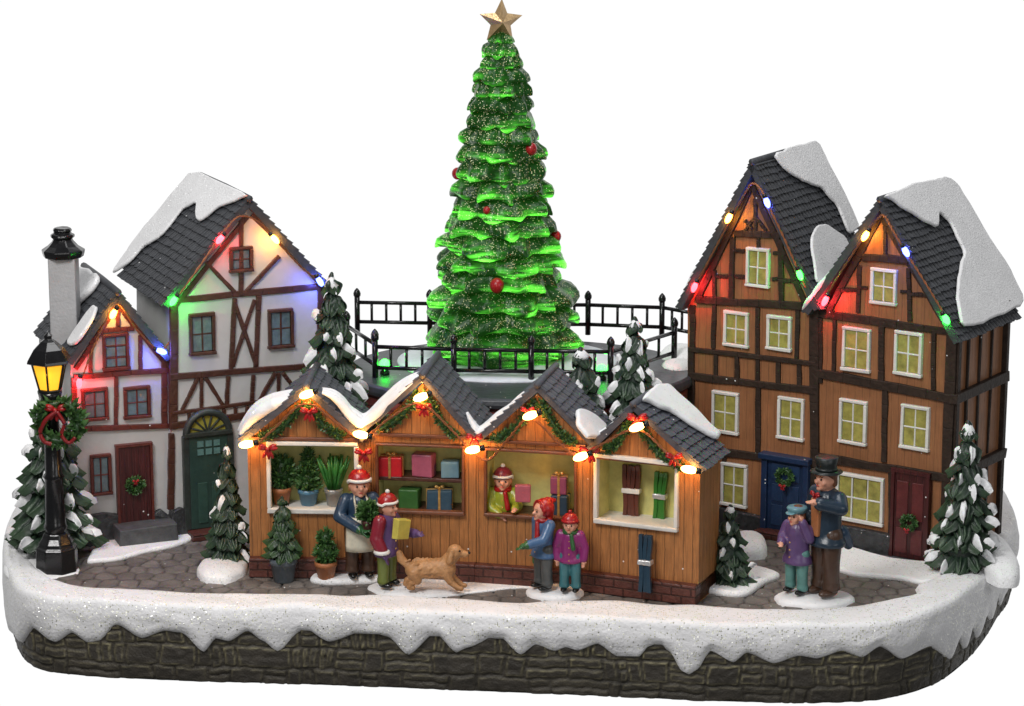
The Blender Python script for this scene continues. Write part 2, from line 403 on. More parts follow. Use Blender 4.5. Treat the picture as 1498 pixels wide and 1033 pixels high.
poly = np.array([(p.x, p.y) for p in ring[::10]])
def inside(px_, py_, poly):
    r = np.zeros(px_.shape, bool); n = len(poly); j = n - 1
    for i in range(n):
        xi, yi = poly[i]; xj, yj = poly[j]
        r ^= ((yi > py_) != (yj > py_)) & (px_ < (xj - xi)*(py_ - yi)/(yj - yi + 1e-12) + xi); j = i
    return r
ins = inside(X, Y, poly)
nx, ny = X.shape; idx = -np.ones((nx, ny), int); idx[ins] = np.arange(ins.sum())
V = np.stack([X[ins], Y[ins], Zc[ins]], 1); H = (e*.5*cc + .0)[ins]
F = []
q = ins[:-1, :-1] & ins[1:, :-1] & ins[1:, 1:] & ins[:-1, 1:]
I, J = np.nonzero(q); F = np.stack([idx[I, J], idx[I+1, J], idx[I+1, J+1], idx[I, J+1]], 1)
me = bpy.data.meshes.new('pavement'); me.from_pydata(V.tolist(), [], F.tolist()); me.polygons.foreach_set('use_smooth', [True]*len(me.polygons))
a = me.attributes.new('hl', 'FLOAT', 'POINT'); a.data.foreach_set('value', ((1 - e)*.95 + e*.32*cc)[ins].astype(np.float32))
me.materials.append(mat('cobbles', (.17, .15, .135), .5, .35, 3, .5, 26, attr=(.018, .017, .017), dust=.03))
pav = bpy.data.objects.new('pavement', me); COL.objects.link(pav); tag(pav, kind='structure')
mbk = MB(); mbk.add([(p.x, p.y, -.06) for p in ring[::12]], [tuple(range(len(ring[::12])))])
o = mbk.build('ground', mat('ground', (.06, .058, .056), .6)); tag(o, kind='structure')

# snow border draped over the edge
drip = [(-40, 880), (5, 905), (20, 927), (32, 938), (50, 917), (80, 938), (105, 925), (128, 940), (143, 937), (170, 913), (207, 933), (240, 922), (265, 925), (297, 953),
  (315, 933), (334, 937), (362, 922), (384, 937), (405, 953), (445, 919), (481, 938), (536, 921), (567, 930), (597, 957), (637, 925), (667, 954),
  (685, 947), (729, 929), (762, 957), (784, 943), (812, 952), (828, 947), (845, 951), (874, 941), (905, 960), (935, 960), (950, 945), (965, 940),
  (979, 952), (1000, 982), (1009, 986), (1020, 980), (1040, 952), (1074, 968), (1093, 954), (1133, 970), (1169, 959), (1195, 963), (1232, 952), (1261, 961), (1287, 945),
  (1319, 963), (1360, 945), (1389, 963), (1402, 932), (1411, 948), (1422, 917), (1429, 932), (1442, 899), (1450, 905), (1458, 872), (1464, 885), (1471, 866), (1480, 826), (1600, 810)]
def drip_y(x):
    for (a, b), (c, d) in zip(drip, drip[1:]):
        if a <= x <= c:
            t = (x - a)/(c - a + 1e-9); t = t*t*(3 - 2*t)*.6 + t*.4; return b + (d - b)*t
    return 900
so = spline([L0[1], L0[2]] + outer + [R0[0], R0[1]], 26); si = spline([Vector((-6.4, 5.2, 0)), Vector((-7.0, 4.2, 0))] + inner + [Vector((6.4, 5.4, 0)), Vector((5.4, 6.6, 0))], 26)
NP = len(so); prof = 22; vs = []
for i in range(NP):
    t = (so[min(i+1, NP-1)] - so[max(i-1, 0)]).normalized(); n = Vector((t.y, -t.x, 0)); E = so[i]; Iq = si[i] + noise.noise_vector(si[i]*2.5)*.05; Iq.z = 0
    x, y0 = proj(E); y0 = proj(E + n*.08)[1]; y1 = proj(E + n*.08 - Vector((0, 0, 1)))[1]; zl = -(drip_y(x) - y0)/(y1 - y0)
    zl = max(-1.05, min(-.25, zl))
    T = .11 + .05*noise.noise(Vector((E.x*.6, E.y*.6, 0)))
    pts = []
    wd = (E - Iq)
    for q in range(10):                                        # top
        u = q/9; hh = T*min(1, math.sin(min(1, u*4)*PI/2)) + .03*noise.noise(Vector((E.x*1.4, u*2 + E.y, 2)))*min(1, u*3)
        pts.append(Iq + wd*u*.98 + Vector((0, 0, -.05 if q == 0 else hh)))
    dx = .09 + .03*noise.noise(Vector((E.x*1.1, E.y*1.1, 5)))
    for q in range(1, 4):                                      # shoulder
        an = PI/2*q/3; pts.append(E + n*(dx*math.sin(an)) + Vector((0, 0, T - .12*(1 - math.cos(an)))))
    z0 = T - .12
    for q in range(1, 7):
        u = q/6; pts.append(E + n*(dx + .03*math.sin(u*PI) + .03*noise.noise(Vector((E.x*3 + E.y, u*3, 8))) - .03*u*u) + Vector((0, 0, z0 + (zl - z0)*u)))
    pts.append(E + n*(dx*.5 - .03) + Vector((0, 0, zl - .03))); pts.append(E - n*.04 + Vector((0, 0, zl - .01)))
    pts.append(E - n*.06 + Vector((0, 0, zl + .1)))
    vs += pts
prof = len(pts)
mb = MB(); mb.add(vs, [(i*prof + j, i*prof + j+1, (i+1)*prof + j+1, (i+1)*prof + j) for i in range(NP-1) for j in range(prof-1)], True)
for k in range(len(mb.f)): mb.f[k] = mb.f[k][::-1]
mb.build('snow_border', mat('border_snow', (.80, .795, .81), .55, .06, 3, .5, 20, glit=.6, gcol=(1, 1, .8), gscale=34, gior=3.6, gtilt=1.3), base, world=True)

# flat ground snow patches and mounds (setting)
def gslab(px, thick=.07, Z=-.01, m=SNOW, jit=.03):
    o = slab([gp(a, b, 0) for a, b in px], (0, 0, 1), thick, 'snow', m, None, Z, jit); tag(o, kind='structure'); return o
def mound(cx, cy, rx, ry, h, m=SNOW, seed=0):
    """low dome; cx,cy pixel of the ground centre, rx in px, ry,h in units"""
    c = gp(cx, cy); k = pxs(c); mb = MB(); vs = []; n = 40; rows = 9
    for i in range(rows):
        t = i/(rows-1)
        for j in range(n):
            a = 2*PI*j/n; w = 1 + .13*noise.noise(Vector((math.cos(a)*1.5, math.sin(a)*1.5, seed*3.3)))
            r = math.sin(t*PI/2)*w; z = h*math.cos(t*PI/2)**.55 + .02*noise.noise(Vector((math.cos(a)*r*3, math.sin(a)*r*3, seed)))*(1-t)
            vs.append(c + Vector((r*rx*k*math.cos(a), r*ry*math.sin(a), z - .02)))
    mb.add(vs, [(i*n + j, (i+1)*n + j, (i+1)*n + (j+1) % n, i*n + (j+1) % n) for i in range(rows-1) for j in range(n)], True)
    o = mb.build('snow', m); tag(o, kind='structure'); return o
gslab([(128, 822), (150, 796), (197, 790), (240, 788), (290, 783), (262, 799), (214, 809), (176, 820), (145, 823)], .09)
mound(325, 836, 38, .62, .2, seed=1)
gslab([(455, 850), (470, 841), (520, 838), (560, 844), (550, 853), (500, 856), (465, 855)], .12)
gslab([(600, 852), (680, 848), (780, 850), (860, 856), (960, 862), (1030, 866), (985, 871), (900, 866), (840, 862), (760, 861), (700, 867), (640, 872)], .045)
gslab([(1016, 862), (1022, 846), (1050, 832), (1095, 832), (1140, 845), (1118, 856), (1090, 872), (1060, 872)], .12)
mound(1068, 850, 40, .45, .18, seed=3); mound(1094, 806, 30, .5, .3, seed=4)
gslab([(1205, 812), (1188, 800), (1190, 788), (1230, 800), (1290, 818), (1345, 826), (1400, 828), (1385, 850), (1350, 856), (1323, 850), (1279, 846), (1243, 842), (1215, 830)], .1)
mound(1450, 822, 34, 1.3, .34, seed=6); mound(60, 815, 50, 1.2, .1, seed=7)
mound(611, 862, 73, .42, .10, seed=8); mound(812, 869, 42, .36, .13, m=SNOWP, seed=9); mound(1190, 878, 58, .42, .14, m=SNOWP, seed=10)

# ------------------------------------------------------------------ shared parts for houses and stalls
def wavybeam(mb, fc, p, q, wpx, w=-.035, d=.08, n=5):
    if fc in (fR1, fR2): wpx *= 1.2
    a = Vector((*fc.uv(*p),)); b = Vector((*fc.uv(*q),)); k = pxs(fc.M @ Vector((a.x, 0, a.y))); hw = wpx*k/2
    t = (b - a).normalized(); nn = Vector((-t.y, t.x)); L = []; R = []
    for i in range(n + 1):
        c = a.lerp(b, i/n); e = nn*(rnd.uniform(-.12, .12)*hw); s = hw*rnd.uniform(.88, 1.12)
        L.append(c + nn*s + e); R.append(c - nn*s + e)
    y0 = w - rnd.uniform(0, .012)
    for i in range(n): mb.prism([tuple(L[i]), tuple(L[i+1]), tuple(R[i+1]), tuple(R[i])], y0 + .0011*i, y0 + d)
def rect(fc, cx, cy, wp, hp, w=0):
    u0 = fc.uv(cx - wp/2, cy, w)[0]; u1 = fc.uv(cx + wp/2, cy, w)[0]; v0 = fc.uv(cx, cy + hp/2, w)[1]; v1 = fc.uv(cx, cy - hp/2, w)[1]
    return u0, u1, v0, v1
def window(root, fc, cx, cy, wp, hp, fm, pm, nx=2, ny=2, fw=.05, label=None):
    u0, u1, v0, v1 = rect(fc, cx, cy, wp, hp); w0 = -.055
    m = MB(); W_ = u1 - u0; H_ = v1 - v0; j = .006
    m.box(((u0+u1)/2, w0 + .04, v1 - fw/2), (W_, .1, fw), j=j); m.box(((u0+u1)/2, w0 + .04, v0 + fw/2), (W_ + .02, .115, fw), j=j)
    m.box((u0 + fw/2, w0 + .042, (v0+v1)/2), (fw, .098, H_ - fw*2), j=j); m.box((u1 - fw/2, w0 + .042, (v0+v1)/2), (fw, .098, H_ - fw*2), j=j)
    for i in range(1, nx): m.box((u0 + W_*i/nx, w0 + .052, (v0+v1)/2), (fw*.5, .08, H_ - fw*2), j=j*.7)
    for i in range(1, ny): m.box(((u0+u1)/2, w0 + .056, v0 + H_*i/ny), (W_ - fw*2, .08, fw*.5), j=j*.7)
    f = m.build('window', fm, root, bevel=.012)
    if label: f['label'] = label
    p = MB(); pw = (W_ - fw*2)/nx; ph = (H_ - fw*2)/ny
    for a in range(nx):
        for b in range(ny):
            c = ((u0 + fw + pw*(a + .5)), -.012, v0 + fw + ph*(b + .5)); p.box(c, (pw - .01, .04, ph - .01), j=.003)
    p.build('pane', pm, f, bevel=.012); return f
def roof(root, fc, pk, lf, rt, w0, depth, m, th=.09, row=.17, tile=.15, name='roof', seed=1, deck=BEAM):
    """pk,lf,rt: pixels of the front edge of the roof at local y = w0"""
    P = fc.loc(*pk, w0); A = fc.loc(*lf, w0); B = fc.loc(*rt, w0); r = random.Random(seed); mb = MB(); planes = []
    for E in (A, B):
        sgn = -1 if E is A else 1
        d = (E - P); L = d.length; d = d/L; y = Vector((0, 1, 0)); n = d.cross(y)*(1 if sgn < 0 else -1)
        if n.z < 0: n = -n
        # slab
        q = [P, E, E + y*depth, P + y*depth]
        vs = [x - n*th for x in q] + [x for x in q]
        fs = [(0, 1, 2, 3), (7, 6, 5, 4), (4, 5, 1, 0), (5, 6, 2, 1), (6, 7, 3, 2), (7, 4, 0, 3)]
        mb.add(vs, fs if sgn > 0 else [f[::-1] for f in fs])
        nr = max(3, int(L/row)); nc = max(3, int(depth/tile)); R = Matrix((y, d, n)).transposed()
        if sgn < 0: R = Matrix((-y, d, n)).transposed()
        for i in range(nr):
            off = .5*(i % 2)
            for j in range(nc + 1):
                c0 = (j + off - .5)*depth/nc; c1 = c0 + depth/nc
                c0 = max(c0, 0) ; c1 = min(c1, depth)
                if c1 - c0 < .03: continue
                h = .03 + r.uniform(0, .014); s0 = i*L/nr; s1 = (i+1)*L/nr + .025 + r.uniform(-.012, .012)
                g = .006
                p = lambda a, b, c: P + y*a + d*b + n*c
                lo = [p(c0+g, s0, .0), p(c1-g, s0, .0), p(c1-g, s1, .0), p(c0+g, s1, .0)]
                mid = (c0 + c1)/2
                hi = [p(c0+g, s0, .008), p(mid, s0, .014), p(c1-g, s0, .008), p(c1-g, s1, h), p(mid, s1 + .012, h + .014), p(c0+g, s1, h)]
                vv = lo + hi
                ff = [(0, 1, 2, 3), (4, 9, 8, 5), (5, 8, 7, 6), (9, 3, 2, 7, 8), (4, 0, 3, 9), (6, 7, 2, 1)]
                mb.add(vv, ff)
        nw = fc.M.to_3x3() @ n
        planes.append((fc.M @ P, nw, fc.M @ E))
    # ridge roll
    mb.tube([P + Vector((0, -.01, .0)), P + Vector((0, depth*.5, .012)), P + Vector((0, depth + .01, 0))], .055, 8)
    bm_ = mb.build(name, m, root)
    bmm = bm_.data; b = bmesh.new(); b.from_mesh(bmm); bmesh.ops.recalc_face_normals(b, faces=b.faces); b.to_mesh(bmm); b.free()
    return bm_, planes
def roofsnow(rf, plane, px, th=.05, m=ROOFSNOW, off=.03, jit=.045, k=4):
    pt, n, _ = plane
    return slab([hit(a, b, pt + n*off, n) for a, b in px], n, th, 'roof_snow', m, rf, off, jit, k)
def strip(rf, pts, w, name='roof_snow', fl=.6):
    P = spline(pts, 8); m = MB(); n = len(P)
    m.tube([p + noise.noise_vector(p*3)*.03 for p in P], [w*(.25 + .75*min(1, 3*min(i, n-1-i)/n + .05))*(1 + .2*noise.noise(p*4)) for i, p in enumerate(P)], 12, True, fl); return m.build(name, SNOWP, rf, world=True)
def eave_snow(rf, fc, plane, t0, t1, ws):
    P0, n, E = plane
    for w, r in ws: strip(rf, [P0.lerp(E, t0 + (t1 - t0)*k/5) + fc.n*w + n*.03 for k in range(6)], r)
def lamp_light(root, P, col, power, r=.035):
    l = bpy.data.lights.new('lamp_glow', 'POINT'); l.energy = power; l.color = col; l.shadow_soft_size = r
    o = bpy.data.objects.new('lamp_glow', l); COL.objects.link(o); o.parent = root; o.location = XF[root].inverted() @ P; return o
LC = {'warm': (1, .46, .10), 'red': (1, .03, .04), 'blue': (.08, .12, 1), 'green': (.04, 1, .06), 'orange': (1, .42, .05)}
BM = {}
def bulbmat(c):
    if c not in BM:
        k = {'warm': 22, 'orange': 18, 'red': 16, 'blue': 12, 'green': 9}[c]
        BM[c] = mat('bulb_' + c, LC[c], .3, .1, emit=LC[c], es=k)
    return BM[c]
def bulb(root, P, c, power, tilt=0, size=.055):
    """P world position"""
    m = MB(); R = Matrix.Rotation(math.radians(tilt), 3, 'Y'); m.ell(P, (size, size, size*2), 12, 8, R)
    o = m.build('bulb', bulbmat(c), root, world=True)
    s = MB(); s.tube([P + R @ Vector((0, 0, size*1.6)), P + R @ Vector((0, 0, size*2.9))], size*.75, 8); s.build('socket', BLACK, o, world=True)
    lamp_light(root, P + Vector((0, .12, -.05)), LC[c], power*(3.4 if c == 'warm' else 3.6 if c == 'orange' else 5.5), .02); return o
def twist(mb, pts, r=.012):
    P = spline(pts, 14)
    for ph in (0, PI):
        mb.tube([p + Vector((math.cos(i*1.1 + ph)*r*1.1, 0, math.sin(i*1.1 + ph)*r*1.1)) for i, p in enumerate(P)], r, 5)
def leafball(mb, c, r, n, size, seed=0, core=True, up=.3):
    q = random.Random(seed); c = Vector(c); r = (r, r, r) if not isinstance(r, tuple) else r
    if core: mb.ell(c, tuple(x*.8 for x in r), 12, 8)
    for _ in range(n):
        d = Vector((q.gauss(0, 1), q.gauss(0, 1), q.gauss(0, 1))).normalized(); p = c + Vector((d.x*r[0], d.y*r[1], d.z*r[2]))*q.uniform(.72, .95)
        o = (d + Vector((q.uniform(-.6, .6), q.uniform(-.6, .6), q.uniform(-.4, .6) + up))).normalized(); s = o.cross(Vector((q.uniform(-1, 1), q.uniform(-1, 1), q.uniform(-1, 1)))).normalized()
        L = size*q.uniform(.7, 1.3); w = L*.34; nn = o.cross(s)*w*.4
        mb.add([p - o*L*.2, p + s*w + o*L*.3, p + o*L + nn*.3, p - s*w + o*L*.3, p + o*L*.35 + nn], [(0, 1, 4), (1, 2, 4), (2, 3, 4), (3, 0, 4)], False, [0, .3, 1, .3, .6])
def bow(root, P, s, name='bow', sub=None, gold=False, label=None):
    """P in root-local"""
    m = MB(); P = Vector(P)
    for a in (28, 152, 5, 175): m.ell(P + Vector((math.cos(math.radians(a))*s*.55, -.02, math.sin(math.radians(a))*s*.5)), (s*.5, s*.26, s*.24), 10, 6, Matrix.Rotation(math.radians(-a), 3, 'Y'))
    for a in (-62, -118, -85): m.ell(P + Vector((math.cos(math.radians(a))*s*.6, -.01, math.sin(math.radians(a))*s*.62)), (s*.6, s*.14, s*.2), 10, 6, Matrix.Rotation(math.radians(-a), 3, 'Y'))
    m.ell(P + Vector((0, -.05, 0)), s*.22)
    return m.build(name, GOLD if gold else RED, root)
def wreath(label, P, r, deg=0, bowpos=(0, -1), group=None, rb=None, sz=.07, nseg=26):
    t = thing('wreath', label, 'wreath', Matrix.Translation(P) @ Matrix.Rotation(math.radians(deg), 4, 'Z'), group)
    m = MB(); m.tube([(math.cos(2*PI*i/20)*r, 0, math.sin(2*PI*i/20)*r) for i in range(21)], r*.2, 8)
    for i in range(nseg): leafball(m, (math.cos(2*PI*i/nseg)*r, -.01, math.sin(2*PI*i/nseg)*r), r*.27, 9, sz, i, False)
    m.build('greenery', LEAF, t); bow(t, (bowpos[0]*r, -.06, bowpos[1]*r), rb or r*.55)
    return t

# ------------------------------------------------------------------ left houses
fR1 = fR2 = None
def wall_poly(root, fc, px, depth, m, name='wall'):
    mb = MB(); mb.prism([fc.uv(a, b) for a, b in px], 0, depth); return mb.build(name, m, root)
fL2 = Face(gp(252, 787), 24)
L2 = thing('timbered_house', 'tall white half-timbered house with a green arched door and snow on its big slate roof', 'house', fL2.M)
wall_poly(L2, fL2, [(252, 790), (250, 432), (365, 303), (470, 408), (474, 770)], 1.9, PLASTER)
mb = MB(); B = lambda p, q, wpx, **k: wavybeam(mb, fL2, p, q, wpx, **k)
B((254, 445), (254, 628), 13); B((250, 440), (470, 418), 9); B((248, 551), (474, 533), 9, w=-.045); B((250, 623), (430, 597), 10, w=-.045); B((252, 604), (420, 582), 5, w=-.04)
B((352, 312), (352, 432), 7); B((300, 382), (344, 428), 6); B((408, 374), (360, 426), 6); B((343, 436), (337, 545), 7); B((378, 432), (374, 542), 8)
B((342, 440), (374, 534), 6, w=-.042); B((372, 438), (340, 536), 6)
B((254, 450), (362, 316), 7); B((368, 314), (464, 408), 7)
B((289, 552), (266, 600), 6); B((294, 552), (294, 598), 5); B((300, 552), (328, 596), 6); B((333, 550), (331, 594), 6); B((370, 548), (368, 590), 6)
B((402, 545), (378, 588), 6); B((407, 545), (407, 585), 5); B((413, 545), (432, 570), 6); B((448, 540), (446, 590), 6)
for x in range(276, 425, 17): B((x, 607 - (x - 252)*.125), (x, 620 - (x - 252)*.125), 5, n=1)
B((251, 634), (250, 745), 9); B((468, 415), (468, 545), 9)
mb.build('timber_frame', BEAM, L2, bevel=.01)
window(L2, fL2, 295, 488, 38, 61, BEAM, PANEG); window(L2, fL2, 410, 480, 37, 58, BEAM, PANEG); window(L2, fL2, 352, 379, 34, 37, BEAM, PANEG)
rf, pl = roof(L2, fL2, (365, 291), (240, 446), (484, 422), -.16, 2.5, SLATE, seed=3, row=.14, tile=.10)
roofsnow(rf, pl[0], [(366, 288), (345, 297), (320, 308), (296, 326), (291, 322), (290, 298), (268, 310), (240, 346), (212, 364), (188, 390), (166, 402), (200, 354), (245, 298), (286, 250)], .05)
# arched door
u0, u1, v0, v1 = rect(fL2, 304, 702, 56, 136)
mb = MB(); mb.box(((u0+u1)/2, -.03, (v0+v1)/2), (u1-u0, .1, v1-v0)); door = mb.build('door', GREEND, L2, bevel=.01); door['label'] = 'green arched front door'
mb = MB(); cw_ = (u0+u1)/2; wd = (u1-u0)/2
for x in (-.5, .5): mb.box((cw_ + wd*x*.72, -.086, v0 + .42), (wd*.5, .016, .66))
mb.build('door_panel', mat('green_panel', (.03, .07, .055), .4, .2), door, bevel=.006)
mb = MB()
for i in (-1, 0, 1):
    for j in (0, 1): mb.box((cw_ + i*.135, -.086, v1 - .14 - j*.13), (.1, .02, .095))
mb.build('pane', mat('teal_pane', (.10, .20, .19), .3), door)
mb = MB(); ar = [(cw_ + math.cos(PI*i/16)*wd*1.0, v1 + math.sin(PI*i/16)*wd*.95) for i in range(17)]
mb.prism(ar, -.05, .05); fan = mb.build('fanlight', mat('fan_pane', (.30, .28, .05), .3), L2)
mb = MB()
mb.tube([(cw_ + math.cos(PI*i/20)*wd*1.12, -.06, v1 + .02 + math.sin(PI*i/20)*wd*1.08) for i in range(21)], .06, 8)
for i in range(1, 7): a = PI*i/7; mb.tube([(cw_, -.06, v1 + .03), (cw_ + math.cos(a)*wd, -.06, v1 + math.sin(a)*wd*.95)], .02, 6)
mb.box((cw_, -.05, v1 + .02), (wd*2.5, .14, .07)); mb.box((u0 - .05, -.03, (v0+v1)/2), (.1, .12, v1-v0)); mb.box((u1 + .05, -.03, (v0+v1)/2), (.1, .12, v1-v0))
mb.build('door_frame', mat('frame_green', (.03, .038, .034), .4, .3), L2, bevel=.01)
mb = MB(); mb.box((cw_, -.16, v0 - .08), (wd*2.4, .4, .16), j=.01); mb.build('doorstep', mat('brick_step', (.075, .02, .014), .5, .3, bump=.5, brick=(.3, .08)), L2, bevel=.012)
mb = MB(); a, b = fL2.uv(252, 746), fL2.uv(274, 746); mb.prism([fL2.uv(240, 792), fL2.uv(275, 790), b, fL2.uv(262, 742), a], -.09, .3); mb.jitter(.04, 6)
mb.build('footing', FOOT, L2, bevel=.02)

fL1 = Face(gp(104, 800), 22)
L1 = thing('small_timbered_house', 'small white house with red-brown timbers, a brown door and a steep slate gable', 'house', fL1.M)
wall_poly(L1, fL1, [(102, 800), (104, 530), (172, 442), (246, 525), (250, 776)], 2.3, PLASTER)
mb = MB(); B = lambda p, q, wpx, **k: wavybeam(mb, fL1, p, q, wpx, **k)
B((107, 551), (246, 541), 8, w=-.045); B((104, 628), (246, 622), 8, w=-.045); B((240, 526), (240, 622), 9); B((170, 550), (169, 626), 6); B((108, 552), (108, 628), 8)
B((133, 490), (132, 550), 6); B((205, 490), (205, 546), 6); B((148, 484), (196, 480), 7); B((172, 450), (172, 484), 6)
B((110, 540), (170, 448), 7); B((175, 446), (240, 530), 7); B((150, 480), (170, 450), 4); B((194, 478), (174, 450), 4)
mb.build('timber_frame', BEAMR, L1, bevel=.01)
window(L1, fL1, 169, 514, 39, 54, BEAMR, PANEG, 2, 3); window(L1, fL1, 138, 591, 39, 48, BEAMR, PANEG); window(L1, fL1, 200, 588, 39, 47, BEAMR, PANEG); window(L1, fL1, 147, 694, 31, 60, BEAMR, PANEG)
rf, pl = roof(L1, fL1, (173, 428), (99, 530), (250, 524), -.16, 2.3, SLATE, seed=5, row=.13, tile=.10)
roofsnow(rf, pl[0], [(146, 452), (140, 470), (116, 505), (102, 506), (112, 488), (130, 462), (142, 448)], .06)
roofsnow(rf, pl[0], [(150, 410), (136, 432), (112, 452), (104, 440), (108, 410), (122, 392), (136, 398)], .09)
u0, u1, v0, v1 = rect(fL1, 196, 707, 46, 112)
mb = MB(); mb.box(((u0+u1)/2, -.03, (v0+v1)/2), (u1-u0, .1, v1-v0)); door = mb.build('door', MAROON, L1, bevel=.01); door['label'] = 'reddish brown front door'
mb = MB(); mb.box((u0 - .02, -.04, (v0+v1)/2), (.04, .12, v1-v0)); mb.box((u1 + .02, -.04, (v0+v1)/2), (.04, .12, v1-v0)); mb.box(((u0+u1)/2, -.04, v1+.02), (u1-u0+.09, .12, .04)); mb.build('door_frame', BEAMR, L1)
wreath('small green wreath with a red bow on the brown door of the small white house', fL1.M @ Vector(((u0+u1)/2 - .02, -.13, v0 + .62)), .10, 22, (0, .9), 'wreaths on the doors', sz=.06)
mb = MB(); mb.box(((u0+u1)/2 + .1, -.22, v0 - .1), (.95, .5, .24), j=.02); mb.build('doorstep', STEP, L1, bevel=.015)
mb = MB(); mb.prism([fL1.uv(100, 806), fL1.uv(172, 800), fL1.uv(172, 752), fL1.uv(150, 749), fL1.uv(102, 755)], -.09, .3); mb.prism([fL1.uv(220, 800), fL1.uv(274, 792), fL1.uv(272, 748), fL1.uv(246, 752), fL1.uv(232, 745), fL1.uv(220, 750)], -.09, .3)
mb.jitter(.05, 6); mb.build('footing', FOOT, L1, bevel=.02)
# chimney (stands on the slate roof of the small house, moves with it)
P = yp(98, 520, fL1.O.y + .7); k = pxs(P); top = yp(98, 372, P.y)
mb = MB(); mb.box((P.x, P.y, (P.z - .8 + top.z)/2), (39*k, .42, top.z - P.z + .8)); ch_ = mb.build('chimney', mat('chimney_white', (.42, .42, .43), .6, .06, bump=.3), L1, world=True, bevel=.02)
mb = MB(); z = top.z
mb.lathe([(.31, z-.04), (.33, z+.02), (.34, z+.07), (.24, z+.14), (.18, z+.2), (.15, z+.24), (.19, z+.27), (.19, z+.31), (.13, z+.34), (.15, z+.38), (.12, z+.42), (.02, z+.42)], (P.x, P.y, 0), 9, False, .3)
mb.jitter(.015, 5); mb.build('chimney_cap', BLACK, ch_, world=True, bevel=.012)

# ------------------------------------------------------------------ right houses
fR2 = Face(gp(1200, 792), -35)
uR, _ = fR2.uv(1397, 495)
fR1 = Face(gp(1192, 791), -33); uL1, _ = fR1.uv(1006, 760)
fR1 = Face(fR1.M @ Vector((uL1, 0, 0)), -33)
R1 = thing('narrow_timbered_house', 'brown half-timbered house with a blue door, left of the two joined brown houses', 'house', fR1.M)
R2 = thing('corner_timbered_house', 'brown half-timbered house with a maroon door, rightmost, with heavy snow on its roof', 'house', fR2.M)
wall_poly(R1, fR1, [(1006, 800), (1006, 448), (1100, 258), (1190, 440), (1192, 820)], 1.9, ORANGE)
mb = MB(); B = lambda p, q, wpx, **k: wavybeam(mb, fR1, p, q, wpx, **k)
B((1014, 446), (1014, 510), 8); B((1008, 510), (1194, 532), 6, w=-.045); B((1008, 549), (1196, 572), 9, w=-.05); B((1020, 438), (1175, 448), 9, w=-.045)
B((1046, 445), (1044, 510), 6); B((1109, 450), (1109, 522), 6); B((1192, 452), (1192, 790), 12); B((1168, 450), (1166, 528), 6)
for x in (1048, 1079, 1109, 1139, 1170): B((x, 514 + (x-1008)*.11), (x, 550 + (x-1008)*.12), 6, n=2)
B((1008, 655), (1194, 678), 9, w=-.05); B((1110, 566), (1109, 665), 7); B((1012, 510), (1012, 656), 9); B((1060, 664), (1060, 740), 6, w=-.03)
B((1073, 346), (1070, 440), 7); B((1143, 350), (1144, 446), 7); B((1075, 341), (1143, 344), 8, w=-.045); B((1076, 366), (1090, 367), 5); B((1132, 370), (1142, 370), 5); B((1076, 404), (1092, 405), 5); B((1130, 408), (1142, 408), 5)
B((1048, 404), (1070, 405), 5); B((1146, 410), (1176, 412), 5); B((1110, 344), (1110, 362), 5); B((1106, 290), (1106, 340), 5); B((1090, 322), (1104, 338), 4); B((1090, 338), (1106, 316), 4); B((1122, 338), (1107, 318), 4)
B((1100, 270), (1020, 440), 8); B((1101, 270), (1180, 445), 8); B((1046, 395), (1046, 440), 6)
mb.build('timber_frame', DARKBEAM, R1, bevel=.01)
for a in ((1110, 391, 34, 58), (1078, 481, 36, 52), (1141, 487, 36, 51), (1062, 603, 39, 61), (1158, 612, 38, 62), (1075, 709, 38, 63)): window(R1, fR1, *a, WHITEF, PANEY)
rf, pl = roof(R1, fR1, (1100, 237), (990, 450), (1197, 452), -.2, 2.1, SLATE, seed=7, row=.115, tile=.10)
roofsnow(rf, pl[1], [(1130, 228), (1145, 250), (1175, 268), (1200, 278), (1222, 300), (1240, 345), (1254, 338), (1235, 290), (1210, 245), (1192, 206), (1160, 214)], .055)
roofsnow(rf, pl[1], [(1183, 350), (1192, 332), (1210, 332), (1232, 348), (1245, 372), (1228, 395), (1205, 420), (1190, 412), (1186, 380)], .05)
eave_snow(rf, fR1, pl[0], .62, 1.0, ((.08, .07), (.25, .09)))
u0, u1, v0, v1 = rect(fR1, 1152, 724, 52, 104)
mb = MB(); mb.box(((u0+u1)/2, -.03, (v0+v1)/2), (u1-u0, .1, v1-v0)); door = mb.build('door', BLUED, R1, bevel=.01); door['label'] = 'dark blue panelled front door'
mb = MB(); cw_ = (u0+u1)/2
for x in (-.14, .14):
    for zz, hh in ((v0 + .25, .34), (v0 + .62, .28)): mb.box((cw_ + x, -.085, zz), (.2, .02, hh))
mb.box((cw_, -.085, v1 - .2), (.5, .02, .26)); mb.build('door_panel', mat('blue_panel', (.013, .034, .085), .4, .2), door, bevel=.008)
mb = MB(); mb.box((u0 - .05, -.05, (v0+v1)/2), (.1, .16, v1-v0)); mb.box((u1 + .05, -.05, (v0+v1)/2), (.1, .16, v1-v0)); mb.box((cw_, -.07, v1 + .04), (u1-u0+.26, .24, .09)); mb.build('door_frame', BLUED, R1, bevel=.012)
wreath('green wreath with a red bow hanging on the blue door', fR1.M @ Vector((cw_ + .02, -.15, fR1.uv(1158, 696)[1])), .115, -33, (0, -1.1), 'wreaths on the doors', sz=.05)
mb = MB(); mb.prism([fR1.uv(1010, 800), fR1.uv(1122, 800), fR1.uv(1122, 756), fR1.uv(1060, 742), fR1.uv(1010, 736)], -.09, .3); mb.jitter(.04, 6); mb.build('footing', FOOT, R1, bevel=.02)
